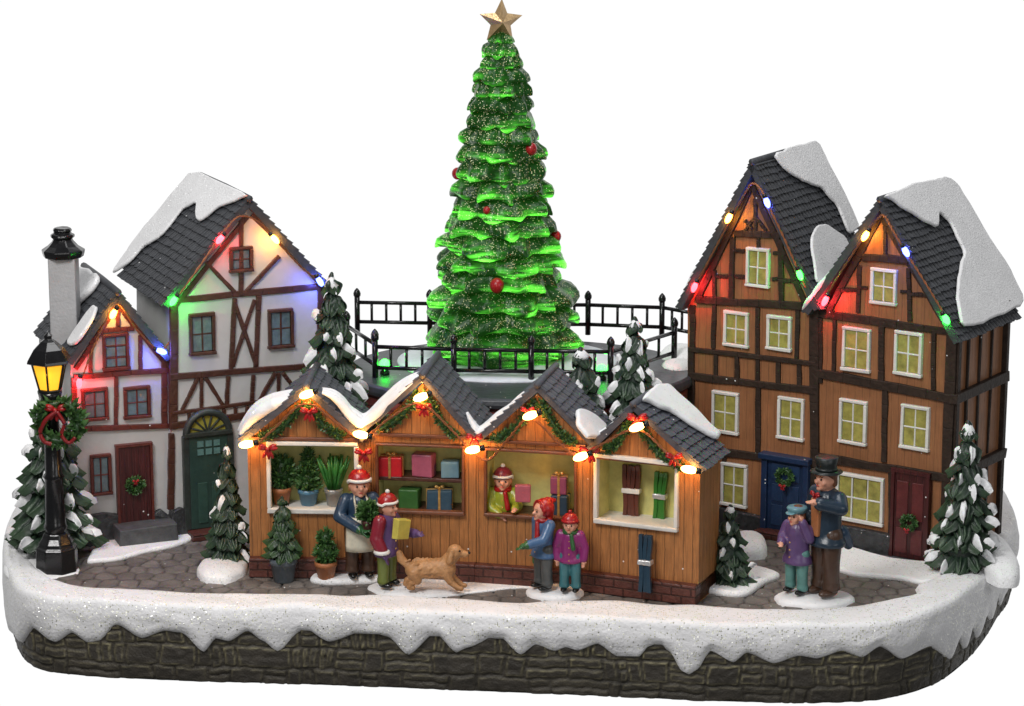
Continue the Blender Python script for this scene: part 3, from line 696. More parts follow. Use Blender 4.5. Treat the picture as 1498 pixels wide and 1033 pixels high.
mb = MB(); mb.box((cw_, -.14, v0 - .1), (.8, .4, .22), j=.02); mb.build('doorstep', mat('brick_step', (0, 0, 0)), R1, bevel=.01)

wall_poly(R2, fR2, [(1196, 830), (1200, 470), (1288, 306), (1398, 492), (1386, 835)], 1.75, ORANGE)
mb = MB(); B = lambda p, q, wpx, **k: wavybeam(mb, fR2, p, q, wpx, **k)
B((1196, 458), (1394, 486), 9, w=-.045); B((1196, 545), (1398, 584), 11, w=-.05); B((1194, 668), (1396, 700), 10, w=-.05)
B((1199, 465), (1199, 560), 9); B((1222, 465), (1220, 548), 5); B((1291, 470), (1290, 560), 8); B((1367, 482), (1366, 570), 6); B((1393, 488), (1381, 830), 13)
B((1296, 570), (1294, 676), 8); B((1258, 388), (1256, 458), 6); B((1330, 392), (1332, 470), 6); B((1262, 376), (1330, 380), 9, w=-.045); B((1258, 420), (1270, 421), 4); B((1318, 426), (1330, 427), 4)
B((1225, 424), (1256, 424), 5); B((1334, 430), (1362, 432), 5); B((1296, 330), (1296, 378), 5); B((1232, 420), (1218, 440), 4)
B((1288, 316), (1210, 460), 9); B((1290, 316), (1392, 486), 9); B((1305, 690), (1304, 780), 7)
mb.build('timber_frame', DARKBEAM, R2, bevel=.01)
# right side wall beams (local plane x = uR)
mb = MB(); dep = 1.75
for z0 in (fR2.uv(1396, 583)[1], fR2.uv(1396, 699)[1]): mb.box((uR + .03, dep/2, z0), (.14, dep + .12, .15), j=.012)
mb.box((uR + .02, dep - .02, 1.9), (.12, .12, 3.9), j=.012)
for y in (.42, .84, 1.26):
    for a, b in ((fR2.uv(1396, 575)[1], fR2.uv(1396, 488)[1]), (fR2.uv(1396, 690)[1], fR2.uv(1396, 590)[1]), (.1, fR2.uv(1396, 706)[1])): mb.box((uR + .01, y, (a+b)/2), (.07, .06, b-a), j=.01)
mb.box((uR + .02, .06, 1.9), (.1, .12, 3.8)); mb.jitter(.02, 4); o = mb.build('side_timber', DARKBEAM, R2, bevel=.012)
for a in ((1294, 419, 38, 53), (1254, 511, 41, 64), (1330, 517, 41, 65), (1249, 617, 40, 65), (1340, 625, 42, 65)): window(R2, fR2, *a, WHITEF, PANEY)
window(R2, fR2, 1259, 729, 70, 70, WHITEF, PANEY, 3, 2)
rf, pl = roof(R2, fR2, (1287, 292), (1176, 456), (1402, 500), -.2, 2.15, SLATE, seed=9, row=.115, tile=.10)
roofsnow(rf, pl[1], [(1286, 289), (1310, 300), (1345, 325), (1368, 334), (1370, 312), (1385, 325), (1398, 350), (1408, 370), (1400, 395), (1396, 432), (1404, 478), (1430, 478), (1470, 458), (1496, 442), (1470, 390), (1430, 330), (1402, 280), (1385, 262), (1340, 270)], .06)
eave_snow(rf, fR2, pl[0], .66, 1.0, ((.05, .09), (.25, .1)))
u0, u1, v0, v1 = rect(fR2, 1334, 754, 46, 124)
mb = MB(); mb.box(((u0+u1)/2, -.03, (v0+v1)/2), (u1-u0, .1, v1-v0)); door = mb.build('door', MAROON, R2, bevel=.01); door['label'] = 'dark maroon front door'
mb = MB()
for zz, hh in ((v0 + .28, .4), (v0 + .92, .6)):
    for x in (-.13, .13): mb.box(((u0+u1)/2 + x, -.085, zz), (.19, .02, hh))
mb.build('door_panel', mat('maroon_panel', (.10, .018, .018), .4, .3), door, bevel=.008)
mb = MB(); mb.box((u0 - .03, -.045, (v0+v1)/2), (.06, .13, v1-v0)); mb.box((u1 + .03, -.045, (v0+v1)/2), (.06, .13, v1-v0)); mb.box(((u0+u1)/2, -.045, v1 + .03), (u1-u0+.13, .13, .06)); mb.build('door_frame', MAROON, R2)
wreath('green wreath with a red bow hanging on the maroon door', fR2.M @ Vector(((u0+u1)/2 + .02, -.13, fR2.uv(1332, 762)[1])), .10, -35, (0, -.9), 'wreaths on the doors', sz=.05)
mb = MB(); mb.prism([fR2.uv(1200, 830), fR2.uv(1306, 840), fR2.uv(1306, 780), fR2.uv(1250, 770), fR2.uv(1200, 764)], -.1, .3); mb.jitter(.05, 6); mb.build('footing', FOOT, R2, bevel=.02)
mb = MB(); mb.box(((u0+u1)/2, -.16, v0 - .07), (.75, .4, .14), j=.02); mb.build('doorstep', STEP, R2, bevel=.01)

# ------------------------------------------------------------------ terrace with railings
ZT = 2.38
TC = Vector((.13, 4.0, 0)); TRX, TRY = 2.85, 2.15
ter = thing('round_terrace', 'raised oval terrace of red brick with a dark grey deck behind the market stalls', 'terrace', place(TC.x, TC.y, 0))
mb = MB()
nT = 96
def ov(r, i, rx=TRX, ry=TRY): a = 2*PI*i/nT; return Vector((math.cos(a)*rx*r, math.sin(a)*ry*r, 0))
def ovring(mb, prof, sm=True):
    vs = [ov(1, i, TRX + r, TRY + r) + Vector((0, 0, z)) for r, z in prof for i in range(nT)]; m = len(prof)
    fs = [(j*nT + i, j*nT + (i+1) % nT, (j+1)*nT + (i+1) % nT, (j+1)*nT + i) for j in range(m-1) for i in range(nT)] + [tuple((m-1)*nT + i for i in range(nT))]
    mb.add(vs, fs, sm)
ovring(mb, [(-.07, 0), (-.07, ZT - .14)]); mb.build('brick_wall', BRICK, ter)
mb = MB(); ovring(mb, [(-.1, ZT - .17), (-.0, ZT - .16), (.01, ZT - .1), (-.01, ZT - .03), (-.06, ZT)], False); mb.build('deck', DECK, ter, bevel=.01)
Pt = hit(733, 528, Vector((0, 0, ZT)), Vector((0, 0, 1)))
mb = MB(); mb.lathe([(1.62, ZT - .02), (1.6, ZT + .03), (1.5, ZT + .06), (1.2, ZT + .10), (.5, ZT + .11), (.01, ZT + .11)], (Pt.x + .1 - TC.x, Pt.y - TC.y, 0), 64, sx=1.12, sy=.95)
mb.build('snow_disc', mat('pale_disc', (.62, .66, .70), .4, .08), ter)
mb = MB(); p_ = hit(1002, 520, Vector((0, 0, ZT)), Vector((0, 0, 1))) - TC; mb.ell(p_, (.42, .7, .16)); mb.ell(p_ + Vector((-.15, -.75, -.02)), (.3, .35, .13)); mb.jitter(.06, 4); mb.build('snow', SNOW, ter)
def railing(label, pts, n_each, hposts=.62, zt=ZT):
    """pts: world foot points of the posts"""
    t = thing('railing', label, 'railing', pts[0], 'railings round the terrace')
    m = MB()
    for a, b in zip(pts, pts[1:]):
        for z in (.16, .50): m.tube([a + Vector((0, 0, z)), b + Vector((0, 0, z))], .034, 8)
    m.build('rail', BLACK, t, world=True)
    for a in pts:
        m = MB(); m.tube([a + Vector((0, 0, -.02)), a + Vector((0, 0, hposts - .02))], .048, 8); m.lathe([(.04, 0), (.062, .04), (.065, .08), (.045, .13), (.01, .17)], a + Vector((0, 0, hposts - .04)), 10); m.build('post', BLACK, t, world=True)
    for (a, b), n in zip(zip(pts, pts[1:]), n_each):
        for i in range(1, n + 1):
            p = a.lerp(b, i/(n + 1)); m = MB(); m.tube([p + Vector((0, 0, .16)), p + Vector((0, 0, .5))], .024, 6); m.build('baluster', BLACK, t, world=True)
    return t
g = lambda x, y: gp(x, y, ZT)
railing('front black railing of the terrace, running behind the stall roofs', [g(549, 552), g(664, 556), g(777, 558), g(893, 560), g(986, 530)], [4, 4, 4, 3])
railing('short black railing at the left edge of the terrace beside a pine', [g(549, 548), g(508, 520)], [2])
railing('rear black railing left of the big tree', [g(523, 484), g(629, 486), g(690, 487)], [4, 2])
railing('rear black railing right of the big tree', [g(800, 488), g(860, 488), g(968, 492), g(1012, 500)], [2, 4, 2])
for i, (x, y, w) in enumerate(((563, 548, 'left'), (880, 556, 'right'))):
    P = gp(x, y, ZT); t = thing('spotlight', f'small green glowing light at the {w} end of the terrace front', 'light', P, 'green lights on the terrace')
    m = MB(); m.lathe([(.075, 0), (.08, .05), (.05, .08), (.05, .12)], P, 12); m.build('stand', BLACK, t, world=True)
    m = MB(); m.ell(P + Vector((0, 0, .17)), (.085, .085, .085)); m.build('bulb', bulbmat('green'), t, world=True); lamp_light(t, P + Vector((0, -.16, .17)), LC['green'], 4, .03)
    lamp_light(t, P + Vector((.1, .12, .35)), LC['green'], 3, .03)

# ------------------------------------------------------------------ the big lit tree
XT = thing('christmas_tree', 'tall glittering green Christmas tree glowing from inside, with a gold star on top', 'tree', place(Pt.x, Pt.y, ZT))
zs = lambda py: yp(733, py, Pt.y).z - ZT
kk = pxs(Pt)
edges = [(62, 18), (80, 27), (97, 30), (118, 40), (138, 41), (160, 47), (182, 49), (206, 56), (230, 61), (258, 64), (283, 71), (308, 74), (336, 80), (362, 84), (388, 88), (412, 90), (440, 100), (468, 104), (500, 112)]
n = 150; vs = []; gl = []; rowsn = 0; rr = random.Random(11)
prevr = .02
for ti in range(len(edges)):
    py, hw = edges[ti]; R = hw*kk; z = zs(py); zt = zs(edges[ti-1][0]) + .02 if ti else zs(46); Rp = edges[ti-1][1]*kk*.80 if ti else .03
    kf = max(4, int(4 + R*4.2)) + rr.choice([0, 0, 1]); ph = rr.uniform(0, 6); ph2 = rr.uniform(0, 6)
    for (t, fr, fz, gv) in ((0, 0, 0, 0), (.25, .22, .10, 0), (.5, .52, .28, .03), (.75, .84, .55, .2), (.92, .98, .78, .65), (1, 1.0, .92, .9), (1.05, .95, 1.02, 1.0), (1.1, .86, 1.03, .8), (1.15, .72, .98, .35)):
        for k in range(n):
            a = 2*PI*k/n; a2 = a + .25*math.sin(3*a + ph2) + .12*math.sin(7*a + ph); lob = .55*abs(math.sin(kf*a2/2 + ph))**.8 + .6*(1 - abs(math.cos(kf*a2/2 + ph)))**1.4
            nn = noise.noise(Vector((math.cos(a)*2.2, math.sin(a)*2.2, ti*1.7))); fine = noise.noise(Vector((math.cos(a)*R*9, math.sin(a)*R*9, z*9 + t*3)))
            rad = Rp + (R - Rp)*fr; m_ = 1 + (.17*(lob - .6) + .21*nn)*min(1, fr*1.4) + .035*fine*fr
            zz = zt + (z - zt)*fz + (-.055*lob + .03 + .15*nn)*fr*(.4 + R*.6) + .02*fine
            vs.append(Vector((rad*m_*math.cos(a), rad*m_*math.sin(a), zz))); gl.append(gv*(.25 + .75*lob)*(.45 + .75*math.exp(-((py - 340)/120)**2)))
        rowsn += 1
for k in range(n): a = 2*PI*k/n; vs.append(Vector((.9*math.cos(a), .9*math.sin(a), zs(530)))); gl.append(.1)
for k in range(n): a = 2*PI*k/n; vs.append(Vector((.92*math.cos(a), .92*math.sin(a), .02))); gl.append(.1)
rowsn += 2
mb = MB(); mb.add(vs, [(i*n + k, (i+1)*n + k, (i+1)*n + (k+1) % n, i*n + (k+1) % n) for i in range(rowsn-1) for k in range(n)], True, gl)
tm = mat('lit_green_plastic', (.004, .030, .004), .28, .5, 4, .7, 12, glit=.5, gcol=(.66, .66, .36), gscale=46, spec=.3, gior=2.2, gtilt=1.5)
t = tm.node_tree; pr = [x for x in t.nodes if x.type == 'BSDF_PRINCIPLED'][0]; L = t.links.new
at = nd(t, 'ShaderNodeAttribute', attribute_name='hl'); tc = nd(t, 'ShaderNodeTexCoord')
mp = nd(t, 'ShaderNodeMapping'); mp.inputs['Scale'].default_value = (1.1, 1.1, 2.4); L(tc.outputs['Object'], mp.inputs[0])
n1 = nd(t, 'ShaderNodeTexNoise'); n1.inputs['Scale'].default_value = 1.3; n1.inputs['Detail'].default_value = 1; L(mp.outputs[0], n1.inputs['Vector'])
r1 = nd(t, 'ShaderNodeMapRange'); r1.inputs[1].default_value = .42; r1.inputs[2].default_value = .60; L(n1.outputs[0], r1.inputs[0])
mp2 = nd(t, 'ShaderNodeMapping'); mp2.inputs['Scale'].default_value = (2.4, 2.4, 20); L(tc.outputs['Object'], mp2.inputs[0])
n2 = nd(t, 'ShaderNodeTexNoise'); n2.inputs['Scale'].default_value = 1; n2.inputs['Detail'].default_value = 3; L(mp2.outputs[0], n2.inputs['Vector'])
r2_ = nd(t, 'ShaderNodeMapRange'); r2_.inputs[1].default_value = .40; r2_.inputs[2].default_value = .70; r2_.inputs[3].default_value = .05; L(n2.outputs[0], r2_.inputs[0])
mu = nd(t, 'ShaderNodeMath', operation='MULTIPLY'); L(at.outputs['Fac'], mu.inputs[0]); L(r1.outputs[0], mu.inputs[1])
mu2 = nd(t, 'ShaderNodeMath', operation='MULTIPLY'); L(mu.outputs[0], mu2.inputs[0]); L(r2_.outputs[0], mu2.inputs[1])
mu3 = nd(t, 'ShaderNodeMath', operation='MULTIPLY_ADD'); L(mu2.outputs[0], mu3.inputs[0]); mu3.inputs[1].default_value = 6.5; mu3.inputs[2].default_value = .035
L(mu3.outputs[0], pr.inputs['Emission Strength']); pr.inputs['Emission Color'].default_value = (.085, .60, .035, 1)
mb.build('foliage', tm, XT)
def faceR(py):
    for (a, b), (c, d) in zip(edges, edges[1:]):
        if a <= py <= c: return (b + (d - b)*(py - a)/(c - a))*kk
    return .3
for (x, y, r) in ((777, 218, .095), (669, 254, .09), (727, 418, .115), (813, 346, .09), (712, 308, .06)):
    dx = (x - 733)*kk; R = faceR(y); dy = -math.sqrt(max(0, R*R - dx*dx))*.98
    P = yp(x, y, Pt.y + dy); mb = MB(); mb.ell(P, (r, r, r*1.12)); mb.build('ornament', RED, XT, world=True)
mb = MB(); cz = zs(32); Rr, rr_ = 33*kk, 15.5*kk
pts = [Vector((math.sin(PI*i/5 + .05)*(Rr if i % 2 == 0 else rr_), 0, math.cos(PI*i/5 + .05)*(Rr if i % 2 == 0 else rr_) + cz)) for i in range(10)]
f_ = Vector((0, -.16, cz)); b_ = Vector((0, .16, cz)); mb.add(pts + [f_, b_], [(i, 10, (i+1) % 10) for i in range(10)] + [((i+1) % 10, 11, i) for i in range(10)])
o = mb.build('star', STARM, XT); o.rotation_euler = (0, 0, math.radians(14)); o['label'] = 'gold five-pointed star'

# ------------------------------------------------------------------ pines
def pine(label, px, py, hpx, wpx, Y=None, Z=0, tiers=8, seed=0, snow=.55, lean=0, group='snowy pines around the village', fullness=1.0, base_lobes=11, name='pine_tree', M_=PINE):
    P = gp(px, py, Z) if Y is None else yp(px, py, Y); k = pxs(P); H = hpx*k/.975; R = wpx*k/2; q = random.Random(seed)
    t = thing(name, label, 'tree', P, group)
    tr = MB(); tr.tube([(0, 0, -.03), (0, 0, H*.9)], [R*.14, .02], 10); tr.build('trunk', BARK, t)
    core = MB(); core.lathe([(R*.55, H*.08), (R*.6, H*.16), (R*.3, H*.6), (.03, H*.93)], (0, 0, 0), 14)
    f = MB(); s = MB(); core_off = len(f.v); f.add(core.v, core.f, True, [0]*len(core.v))
    for ti in range(tiers):
        u = ti/(tiers - 1); z0 = H*(.20 + .77*u**.95); Ro = R*(.24 + .76*(1 - u)**.95); nl = max(4, int(base_lobes*(1 - u)**.7*1.0 + 2)); off = q.uniform(0, 6)
        drop = H/tiers*(1.35 if ti < tiers-1 else .9)
        for b in range(nl):
            a = off + 2*PI*(b + q.uniform(-.15, .15))/nl; L = Ro*q.uniform(.86, 1.12); Wd = min(2.1*PI*Ro/nl*.56, .42)*q.uniform(.75, 1.2)*fullness; zz_ = q.uniform(.55, 1.0)
            dr = Vector((math.cos(a), math.sin(a), 0)); sd = Vector((-math.sin(a), math.cos(a), 0)); zz = z0 + q.uniform(-.03, .03)*H/2.5
            nu, nv = 8, 15; g_ = []; hl = []
            def pos(tu, sv, o=0):
                w = Wd*(math.sin(PI*min(1, .12 + .78*tu))**.8)*(1 if tu < .98 else .4)
                zig = (.5 + .5*math.cos(sv*PI*4))*tu**2*1.6
                r = L*(.12 + .80*tu*(1 - .22*sv*sv)) + zig*.11*L
                z = zz - drop*(tu**1.6)*zz_ - Wd*.55*sv*sv + .055*math.cos(sv*PI*4)*tu*Wd*3.5
                return dr*(r + o*.6) + sd*(w*sv) + Vector((0, 0, z + o))
            for i in range(nu + 1):
                for j in range(nv):
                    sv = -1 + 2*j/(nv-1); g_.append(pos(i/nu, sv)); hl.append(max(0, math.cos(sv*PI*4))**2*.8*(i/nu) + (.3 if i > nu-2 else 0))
            f.add(g_, [(i*nv + j, (i+1)*nv + j, (i+1)*nv + j+1, i*nv + j+1) for i in range(nu) for j in range(nv-1)], True, hl)
            if q.random() < snow and ti < tiers-1:
                t0 = q.uniform(.5, .8) if ti < tiers-1 else .1; sw = q.uniform(.22, .6); sc = q.uniform(-.25, .25); nu2, nv2 = 6, 7; g_ = []
                for i in range(nu2 + 1):
                    x = i/nu2; tu = t0 + (1.03 - t0)*x; env = math.sin(PI*min(1, max(0, .06 + .9*x)))**.6
                    for j in range(nv2):
                        sv = -1 + 2*j/(nv2-1); g_.append(pos(min(tu, 1.05), sc + sv*sw*env*(.75 + .25*q.random()), .012 + .06*math.sqrt(max(0, 1 - sv*sv))*env*(R/.6)**.5))
                s.add(g_, [(i*nv2 + j, (i+1)*nv2 + j, (i+1)*nv2 + j+1, i*nv2 + j+1) for i in range(nu2) for j in range(nv2-1)], True)
    f.ell((0, 0, H*.955), (.05*R/.5, .05*R/.5, H*.05), 8, 6)
    if snow > .2: s.lathe([(.10*R/.6, H*.90), (.12*R/.6, H*.925), (.075*R/.6, H*.96), (.03*R/.6, H*.99), (.004, H*1.0)], (0, 0, 0), 9)
    for m in (f, s):
        for i, v in enumerate(m.v): m.v[i] = v + (noise.noise_vector(v*5 + Vector((seed, 0, 0)))*.03 + noise.noise_vector(v*16)*.012) + Vector((lean*v.z, 0, 0))
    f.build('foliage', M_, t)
    if s.v: s.build('bough_snow', SNOWP, t)
    return t
pine('big dark pine with snowy bough tips standing behind the street lamp', 82, 812, 262, 136, tiers=9, seed=1, base_lobes=11, snow=.5)
pine('snowy pine rising behind the first stall roof beside the tall white house', 489, 640, 240, 112, Y=2.3, tiers=9, seed=2, snow=.7, base_lobes=10)
pine('slim leafy pine on a snow mound between the green door and the stalls', 335, 826, 178, 74, tiers=8, seed=3, snow=.35, base_lobes=8)
pine('small snowy pine in front of the terrace, left of a larger pine', 850, 668, 160, 118, Y=1.5, tiers=6, seed=4, snow=.6, base_lobes=7)
pine('snowy pine in front of the terrace beside the brown houses', 927, 650, 187, 96, Y=1.7, tiers=8, seed=5, snow=.6, base_lobes=8)
pine('small pine on a snow mound at the right end of the stalls', 1066, 856, 120, 80, tiers=6, seed=6, snow=.4, base_lobes=9)
pine('snow-tipped pine at the right front corner before the maroon door', 1408, 836, 222, 112, tiers=8, seed=8, snow=.55, base_lobes=10)

# ------------------------------------------------------------------ market stalls
faces = []; O = gp(366, 841); SX = [(545, -3), (697, -8), (862, -13), (1022, -23)]; widths = []
for x, dg in SX:
    f = Face(O, dg); u = f.uv(x, 850)[0]; faces.append(f); widths.append(u); O = f.M @ Vector((u, 0, 0))
STL = [ # label, peak, left, right eave px, opening (cx, cy, w, h), frame, roofs
 ('wooden market stall selling potted plants with a white framed opening', (447, 566), (352, 643), (534, 642), (458, 697, 128, 98), WHITEF),
 ('wooden market stall with two shelves of wrapped presents', (618, 549), (526, 630), (700, 643), (615, 699, 126, 97), BROWNF),
 ('wooden market stall with a seller in a knitted hat inside its opening', (786, 564), (694, 645), (872, 652), (777, 707, 132, 96), BROWNF),
 ('wooden market stall with skis in its white framed opening, rightmost of the row', (926, 592), (856, 660), (1030, 688), (932, 719, 118, 96), WHITEF)]
stalls = []
for i, (lab, pk, lf, rt, op, fm) in enumerate(STL):
    f = faces[i]; Wd = widths[i]; T = thing('market_stall', lab, 'market stall', f.M, 'row of wooden market stalls'); stalls.append(T)
    u0, u1, v0, v1 = rect(f, *op); ve = min(f.uv(*lf)[1], f.uv(*rt)[1]) + .03; P_ = f.uv(pk[0], pk[1] + 12); zf = .30
    gap = .004; SD = (1.2, 1.2, 1.1, .9)[i]
    m = MB()
    m.prism([(gap, zf), (u0, zf), (u0, ve), (gap, ve)], 0, .1); m.prism([(u1, zf), (Wd - gap, zf), (Wd - gap, ve), (u1, ve)], 0, .1)
    m.prism([(u0, zf), (u1, zf), (u1, v0), (u0, v0)], 0, .1)
    m.prism([(u0, v1), (u1, v1), (u1, ve), (u0, ve)], 0, .1) if ve > v1 + .01 else None
    m.prism([(gap, ve), (Wd - gap, ve), (P_[0], P_[1])], 0, .1)
    m.prism([(gap, 0), (.06, 0), (.06, ve), (gap, ve)], .1, SD); m.prism([(Wd - .06, 0), (Wd - gap, 0), (Wd - gap, ve), (Wd - .06, ve)], .1, SD)
    m.prism([(.06, 0), (Wd - .06, 0), (Wd - .06, ve), (.06, ve)], SD - .08, SD)
    m.build('wall', STALLWOOD, T)
    m = MB(); m.box((Wd/2, SD/2 - .07, zf/2), (Wd + .0 - gap*2, SD + .14, zf)); m.build('brick_footing', FOOTB, T, bevel=.015)
    m = MB(); m.prism([(u0 - .04, v0 - .05), (u1 + .04, v0 - .05), (u1 + .04, v1 + .05), (u0 - .04, v1 + .05)], .52, .56)
    m.prism([(u0 - .04, v0 - .05), (u0, v0 - .05), (u0, v1 + .05), (u0 - .04, v1 + .05)], .103, .52); m.prism([(u1, v0 - .05), (u1 + .04, v0 - .05), (u1 + .04, v1 + .05), (u1, v1 + .05)], .103, .52)
    m.prism([(u0, v1), (u1, v1), (u1, v1 + .05), (u0, v1 + .05)], .103, .52)
    m.build('inner_wall', INNER, T)
    m = MB(); m.prism([(u0, v0 - .04), (u1, v0 - .04), (u1, v0 - .0), (u0, v0 - .0)], .103, .52); m.build('counter', fm if fm is WHITEF else BEAM, T)
    m = MB(); fw = .06 if fm is WHITEF else .045; d = .07
    for a, b, c, e in ((u0 - fw/2, u1 + fw/2, v1 - fw/2, v1 + fw/2), (u0 - fw/2, u1 + fw/2, v0 - fw*.7, v0 + fw*.5)): m.box(((a+b)/2, -.02, (c+e)/2), (b - a, d + .05, e - c), j=.008)
    for uu in (u0, u1): m.box((uu, -.018, (v0+v1)/2), (fw, d + .035, v1 - v0 - fw), j=.008)
    m.build('opening_frame', fm, T, bevel=.015)
    m = MB(); m.box((Wd/2, -.03, ve - .0), (Wd - .1, .07, .05), j=.006); m.build('lintel', BROWNF, T, bevel=.01)
    rf, pl = roof(T, f, pk, lf, rt, -.14, SD + .2, STALLSLATE, .07, .13, .15, seed=20 + i)
    T['_u'] = (u0, u1, v0, v1)
    del T['_u']
    STL[i] = (f, T, rf, pl, (u0, u1, v0, v1), ve, P_, Wd)
    # garland swags and bows
    sg = MB(); A = f.loc(pk[0] - 6, pk[1] + 28, -.08); Bq = f.loc(pk[0] + 6, pk[1] + 28, -.08)
    El = f.loc(lf[0] + 30, lf[1] - 2, -.08); Er = f.loc(rt[0] - 34, rt[1] - 4, -.08)
    for S_, E_ in ((A, El), (Bq, Er)):
        mid = S_.lerp(E_, .5) + Vector((0, 0, -.10)); path = spline([S_, mid, E_], 12)
        sg.tube(path, .035, 6)
        for jx, p in enumerate(path): leafball(sg, p, .055, 11, .06, jx + i*50, False)
    sg.build('garland', LEAF, T)
# shared snow on stall roofs
def onroof(i, side, px, off=.04): pt, n, _ = STL[i][3][side]; return hit(px[0], px[1], pt + n*off, n)
roofsnow(STL[2][2], STL[2][3][1], [(838, 604), (842, 628), (856, 644), (878, 645), (884, 628), (866, 612), (848, 602)], .08, SNOWP)
roofsnow(STL[3][2], STL[3][3][1], [(934, 586), (948, 592), (962, 600), (975, 603), (990, 612), (1012, 628), (1046, 646), (1050, 640), (1022, 612), (996, 586), (972, 566), (955, 568)], .09, SNOWP)
def fedge(i, side, t, w=0.02, up=.05):
    f, T, rf, pl, *_ = STL[i]; P0, n, E = pl[side]; return P0.lerp(E, t) + f.n*w + n*up
def edge_strip(i, side, t0, t1, w, r): strip(STL[i][2], [fedge(i, side, t0 + (t1 - t0)*k/5, w + .03*math.sin(k*2), .04) for k in range(6)], r)
def stall_at(x): return 0 if x < 534 else 1 if x < 697 else 2 if x < 858 else 3
def zigzag(i, px, r, ws=(-.02, .2), fl=.7):
    for w in ws:
        pts = []
        for x, y in px: f = faces[stall_at(x)]; pts.append(f.M @ f.loc(x, y - (w + .02)*14, w))
        strip(STL[i][2], pts, r, fl=fl)
zigzag(0, [(352, 636), (362, 622), (378, 606), (396, 594), (414, 586), (430, 580)], .15, (-.02, .2, .42))
zigzag(0, [(470, 575), (486, 580), (500, 592), (514, 608), (530, 620), (548, 610), (566, 592), (590, 570), (613, 554), (626, 560), (638, 574)], .12, (-.03, .17, .36))
zigzag(1, [(682, 606), (690, 620), (702, 632), (722, 618), (744, 598), (768, 578)], .085, (-.02, .17))
zigzag(2, [(842, 625), (856, 645), (866, 648), (884, 632), (898, 618)], .07, (.1,))
# string lights on the row of stalls
SLT = thing('string_lights', 'copper wire with warm white bulbs and red bows along the stall gables', 'string lights', stalls[0].matrix_world.copy())
wp = [(372, 655), (400, 628), (447, 590), (492, 618), (528, 640), (570, 612), (614, 590), (660, 628), (690, 660), (715, 672), (745, 640), (776, 612), (820, 650), (850, 668), (880, 650), (932, 628), (975, 662), (1005, 690)]
wpts = [faces[stall_at(x)].M @ faces[stall_at(x)].loc(x, y, -.24) for x, y in wp]
mb = MB(); twist(mb, wpts, .011); mb.build('wire', WIRE, SLT, world=True)
for (x, y, pw) in ((449, 577, 3.2), (361, 650, 3.0), (528, 636, 2.6), (616, 581, 3.2), (692, 658, 2.6), (776, 608, 3.2), (850, 668, 2.8), (932, 625, 3.2), (1008, 687, 2.4)):
    i = stall_at(x); f = faces[i]; P = f.M @ f.loc(x, y, -.34); bulb(SLT, P, 'warm', pw, rnd.choice([80, 100, 70, 95]), .06)
for (x, y, s) in ((452, 602, .15), (392, 656, .16), (532, 662, .15), (620, 596, .14), (694, 640, .14), (772, 600, .12), (862, 660, .17), (932, 612, .17), (986, 668, .14)):
    i = stall_at(x); f = faces[i]; q = f.loc(x, y, -.2); Pw = XF[SLT].inverted() @ (f.M @ q); bow(SLT, Pw, s*.9)

# ------------------------------------------------------------------ goods in and around the stalls
def gift(i, cx, cy, w, h, col, ribbon=None, wy=.2, tilt=0, dep=.22, lab=''):
    f = STL[i][0]; q = f.loc(cx, cy + h/2, wy); k = pxs(f.M @ q); W_, H_ = w*k, h*k
    t = thing('gift_box', lab, 'gift', f.M @ Matrix.Translation(q) @ Matrix.Rotation(math.radians(tilt), 4, 'Z'), 'presents in the stalls')
    m = MB(); m.box((0, 0, H_/2), (W_, dep, H_), j=.008); m.build('box', paint('gift_%s' % col[0], col[1]), t, bevel=.018)
    if ribbon:
        m = MB(); e = .01; m.box((0, 0, H_/2), (.035, dep + e*2, H_ + e*2)); m.box((0, 0, H_/2 + .0), (W_ + e*2, .035, H_ + e*1.5)); m.build('ribbon', GOLD, t); bow(t, (0, 0, H_ + .03), .075, gold=True)
    return t
# shelves
def shelf(i, vpx, u=None, x=None):
    f, T, rf, pl, (u0, u1, v0, v1), *_ = STL[i]; v = f.uv(x or 615, vpx, .2)[1]; m = MB(); m.box(((u0+u1)/2, .3, v), (u1 - u0 - .01, .42, .06), j=.004); m.build('shelf', BEAM, T, bevel=.01)
shelf(1, 699, x=615)
gift(1, 572, 681, 36, 30, ('red', (.42, .012, .02)), True, .2, lab='red present with a gold bow on the upper shelf of the present stall')
gift(1, 620, 679, 31, 34, ('pink', (.33, .085, .14)), None, .22, -8, lab='plain dusty pink present in the middle of the upper shelf')
gift(1, 659, 685, 26, 24, ('paleblue', (.13, .24, .30)), None, .22, 5, lab='pale blue present at the right of the upper shelf')
gift(1, 600, 729, 30, 32, ('green', (.035, .12, .03)), None, .22, -5, lab='plain green present on the lower shelf')
gift(1, 643, 731, 37, 34, ('navy', (.03, .07, .11)), True, .2, 8, lab='dark blue present with a gold ribbon on the lower shelf')
gift(2, 818, 708, 24, 26, ('mauve', (.24, .06, .12)), True, .25, 6, lab='mauve present with a gold bow stacked on a dark blue one beside the seller')
gift(2, 820, 737, 25, 30, ('darkblue', (.03, .055, .085)), True, .22, -4, lab='dark blue present under the mauve one in the seller stall')
def pot(t, c, r, h, m, rim=True):
    mb = MB(); pr = [(r*.66, 0), (r*.72, 0.01), (r*.92, h*.72)] + ([(r*1.0, h*.74), (r*1.02, h*.98), (r*.88, h), (r*.8, h*.9), (.01, h*.88)] if rim else [(r, h), (r*.9, h), (.01, h*.9)])
    mb.lathe(pr, c, 20); return mb.build('pot', m, t)
TERRA = paint('terracotta', (.36, .13, .05), .5); BLUEP = paint('blue_pot', (.07, .19, .30)); ZINC = mat('zinc_pot', (.32, .32, .31), .35, .25, metal=.4); GREYP = paint('grey_pot', (.10, .12, .14)) 
